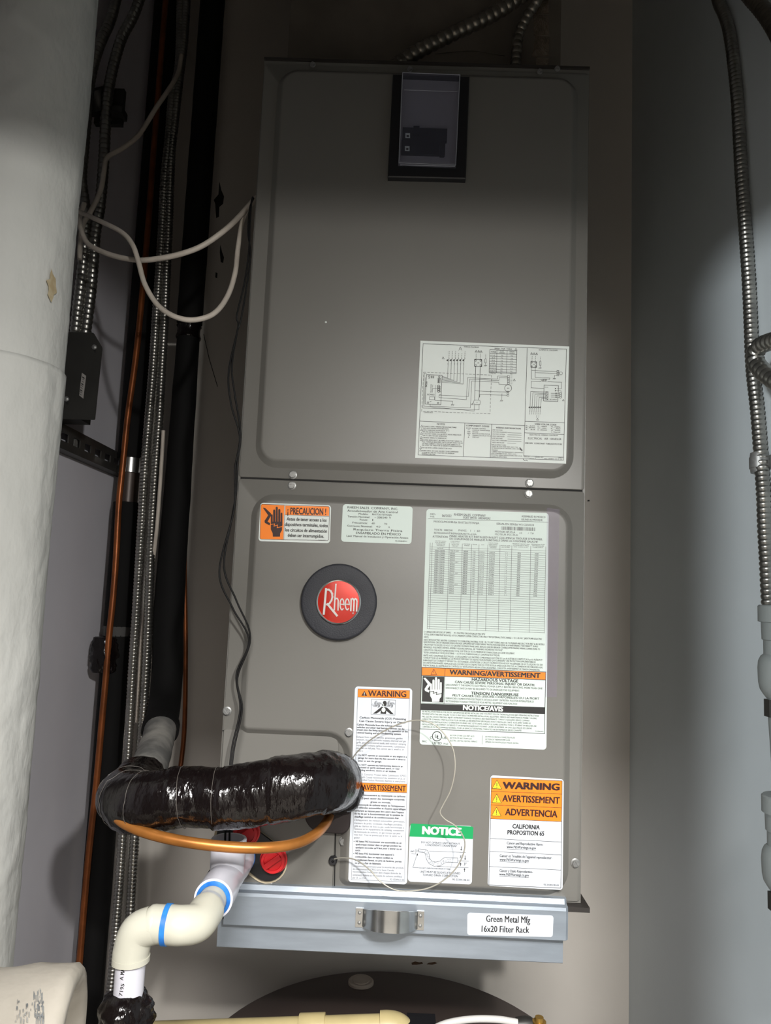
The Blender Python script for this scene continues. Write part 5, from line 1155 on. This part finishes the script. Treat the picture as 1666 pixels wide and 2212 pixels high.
# ------------------------------------------------------------------ duct above the unit and its two conduits
DY = .07
dx0 = at(625, 60, DY).x; dx1 = at(1212, 60, DY).x
duct = thing('supply_duct', 'dark foil faced duct plenum on top of the air handler', 'duct', ((dx0 + dx1) / 2, .3, Z0 + UH + .0036))
MB().box(dx0, dx1, DY, UD - .01, Z0 + UH + .0036, HC - .004).build('duct_body', duct_m, duct)
tx = at(1168, 80, DY).x
mbt = MB()
for k in range(14):
    z0_ = Z0 + UH + .004 + k * .034
    mbt.prism([Vector((tx - .010 + .003 * math.sin(k * 2.1), DY - .0006, z0_)), Vector((tx + .012, DY - .001, z0_ + .003)), Vector((tx + .011 + .002 * math.sin(k), DY - .0016, z0_ + .032)), Vector((tx - .009 + .003 * math.sin(k * 1.3), DY - .0004, z0_ + .034))], (0, .0012, 0))
mbt.build('foil_tape', mat('crumpled_foil_tape', (190, 176, 160), .22, .9, var=.3, vscale=70, bump=.6, bscale=120), duct)
MB().tube(catmull([at(940, 116, DY - .001), at(1020, 110, DY - .001), at(1090, 120, DY - .001)], 6), .0008, 6).build('foil_crease', conduit_dull, duct)
ty = .035
tz0 = Z0 + UH + .0035
b0 = at(846, 148, ty); 
conduit([Vector((b0.x - .012, ty, tz0 - .001)), Vector((b0.x + .006, ty, tz0 + .022)), at(905, 110, ty), at(980, 72, ty), at(1060, 34, ty), at(1120, -4, ty), at(1190, -60, ty + .01), at(1270, -180, ty + .02), at(1310, -330, ty + .02)], .0105, .011, 'thick armoured cable slanting up from the top of the air handler', m=conduit_dull, depth=.17)
b1 = at(1113, 160, ty)
conduit([Vector((b1.x, ty, tz0 - .001)), Vector((b1.x, ty, tz0 + .02)), at(1117, 100, ty), at(1124, 66, ty), at(1140, 34, ty - .006), at(1162, -2, ty - .018), at(1185, -50, ty - .030), at(1200, -180, ty - .03), at(1204, -330, ty - .03)], .0078, .0092, 'slim armoured cable curving up at the top right of the air handler', m=conduit_dull, depth=.17)

# ------------------------------------------------------------------ water heater below, with the pipes that cross in front
HX, HY, HR = .005, .225, .292
hzt = at(842, 2104, HY + HR * .93).z
heater = thing('water_heater', 'dark brown domed water heater top under the air handler', 'water heater', (HX, HY, 0))
HR = min(HR, YB - HY - .012)
MB()._lathe([(.0, HR), (hzt - .02, HR), (hzt - .006, HR - .003), (hzt, HR - .012), (hzt + .006, HR * .6), (hzt + .008, .002)], Vector((HX, HY, 0)), Vector((0, 0, 1)), 96, True).build('tank', heater_m, heater, smooth='auto')
pq = atZ(780, 2123, hzt + .004)
MB()._lathe([(-.004, .0225), (.003, .0225), (.005, .020), (.004, .015), (.0055, .0145), (.0055, .001)], pq, Vector((0, 0, 1)), 28, True).build('plug_cap', plug_m, heater, smooth='auto')
CYp = .10
yellow = thing('yellowed_water_pipe', 'yellowed plastic water pipe crossing the bottom edge over the water heater', 'water pipe', (at(640, 2212, CYp).x, CYp, at(640, 2245, CYp).z))
rp_ = .0143
sc = (at(640, 2212, CYp) - CAM).dot(FW) / FPX
A_ = at(180, 2221 + rp_ / sc * .55, CYp) ; L0 = at(440, 2206, CYp) - UP * rp_; L1 = at(838, 2193, CYp) - UP * rp_
dirp = (L1 - L0).normalized()
MB().tube([L0 - dirp * .12, L1], rp_, 24).build('pipe', cpvc, yellow, smooth='auto')
ca, cb = at(646, 2206, CYp), at(702, 2203, CYp)
ka = L0 + dirp * ((ca - L0).dot(dirp)); kb = L0 + dirp * ((cb - L0).dot(dirp))
MB()._lathe([(0, rp_), (0, rp_ + .0032), (.001, rp_ + .0036), ((kb - ka).length - .001, rp_ + .0036), ((kb - ka).length, rp_ + .0032), ((kb - ka).length, rp_)], ka, dirp, 28, True).build('coupling', cpvc, yellow, smooth='auto')
ea = L0 + dirp * ((at(822, 2200, CYp) - L0).dot(dirp))
el_ = catmull([ea, ea + dirp * .010, ea + dirp * .022 + Vector((0, 0, -.003)), ea + dirp * .030 + Vector((0, 0, -.012)), ea + dirp * .032 + Vector((0, 0, -.03)), ea + dirp * .032 + Vector((0, 0, -.06))], 6)
MB().tube(el_, rp_ + .0036, 28, True).build('elbow', cpvc, yellow, smooth='auto')
cable([at(925, 2232, .08), at(950, 2216, .08), at(985, 2206, .08), at(1030, 2201, .08), at(1075, 2202, .08), at(1108, 2207, .08), at(1118, 2209, .08)], .0042, 'white flexible hose arching at the bottom edge over the water heater', 'white_hose', mat('white_hose', (206, 204, 200), .35, var=.05), 'hose')
vq = at(1150, 2212, .09)
valve = thing('brass_valve', 'small brass valve with dark body at the bottom edge, right of white hose', 'valve', (vq.x, .09, vq.z - .03))
MB()._lathe([(-.03, .006), (-.004, .006), (-.004, .009), (.004, .009), (.004, .006), (.009, .0055)], vq + Vector((.009, 0, 0)), Vector((0, 0, 1)), 16, True).build('stem', mat('brass', (176, 140, 70), .35, .7, var=.2), valve, smooth='auto')
MB()._lathe([(0, .009), (.012, .010), (.02, .008)], vq + Vector((-.02, 0, -.002)), Vector((1, 0, .1)), 14, True).build('valve_body', box_m, valve, smooth='auto')
dk = at(886, 2206, .10)
o = MB().box(dk.x - .004, dk.x + .034, .09, .12, dk.z - .03, dk.z).build('pipe_support', black_plastic, None)
tag(o, 'small black support block by the yellowed pipe elbow at bottom edge', 'bracket')

for o in list(bpy.data.objects):
    if '_o' in o: del o['_o']
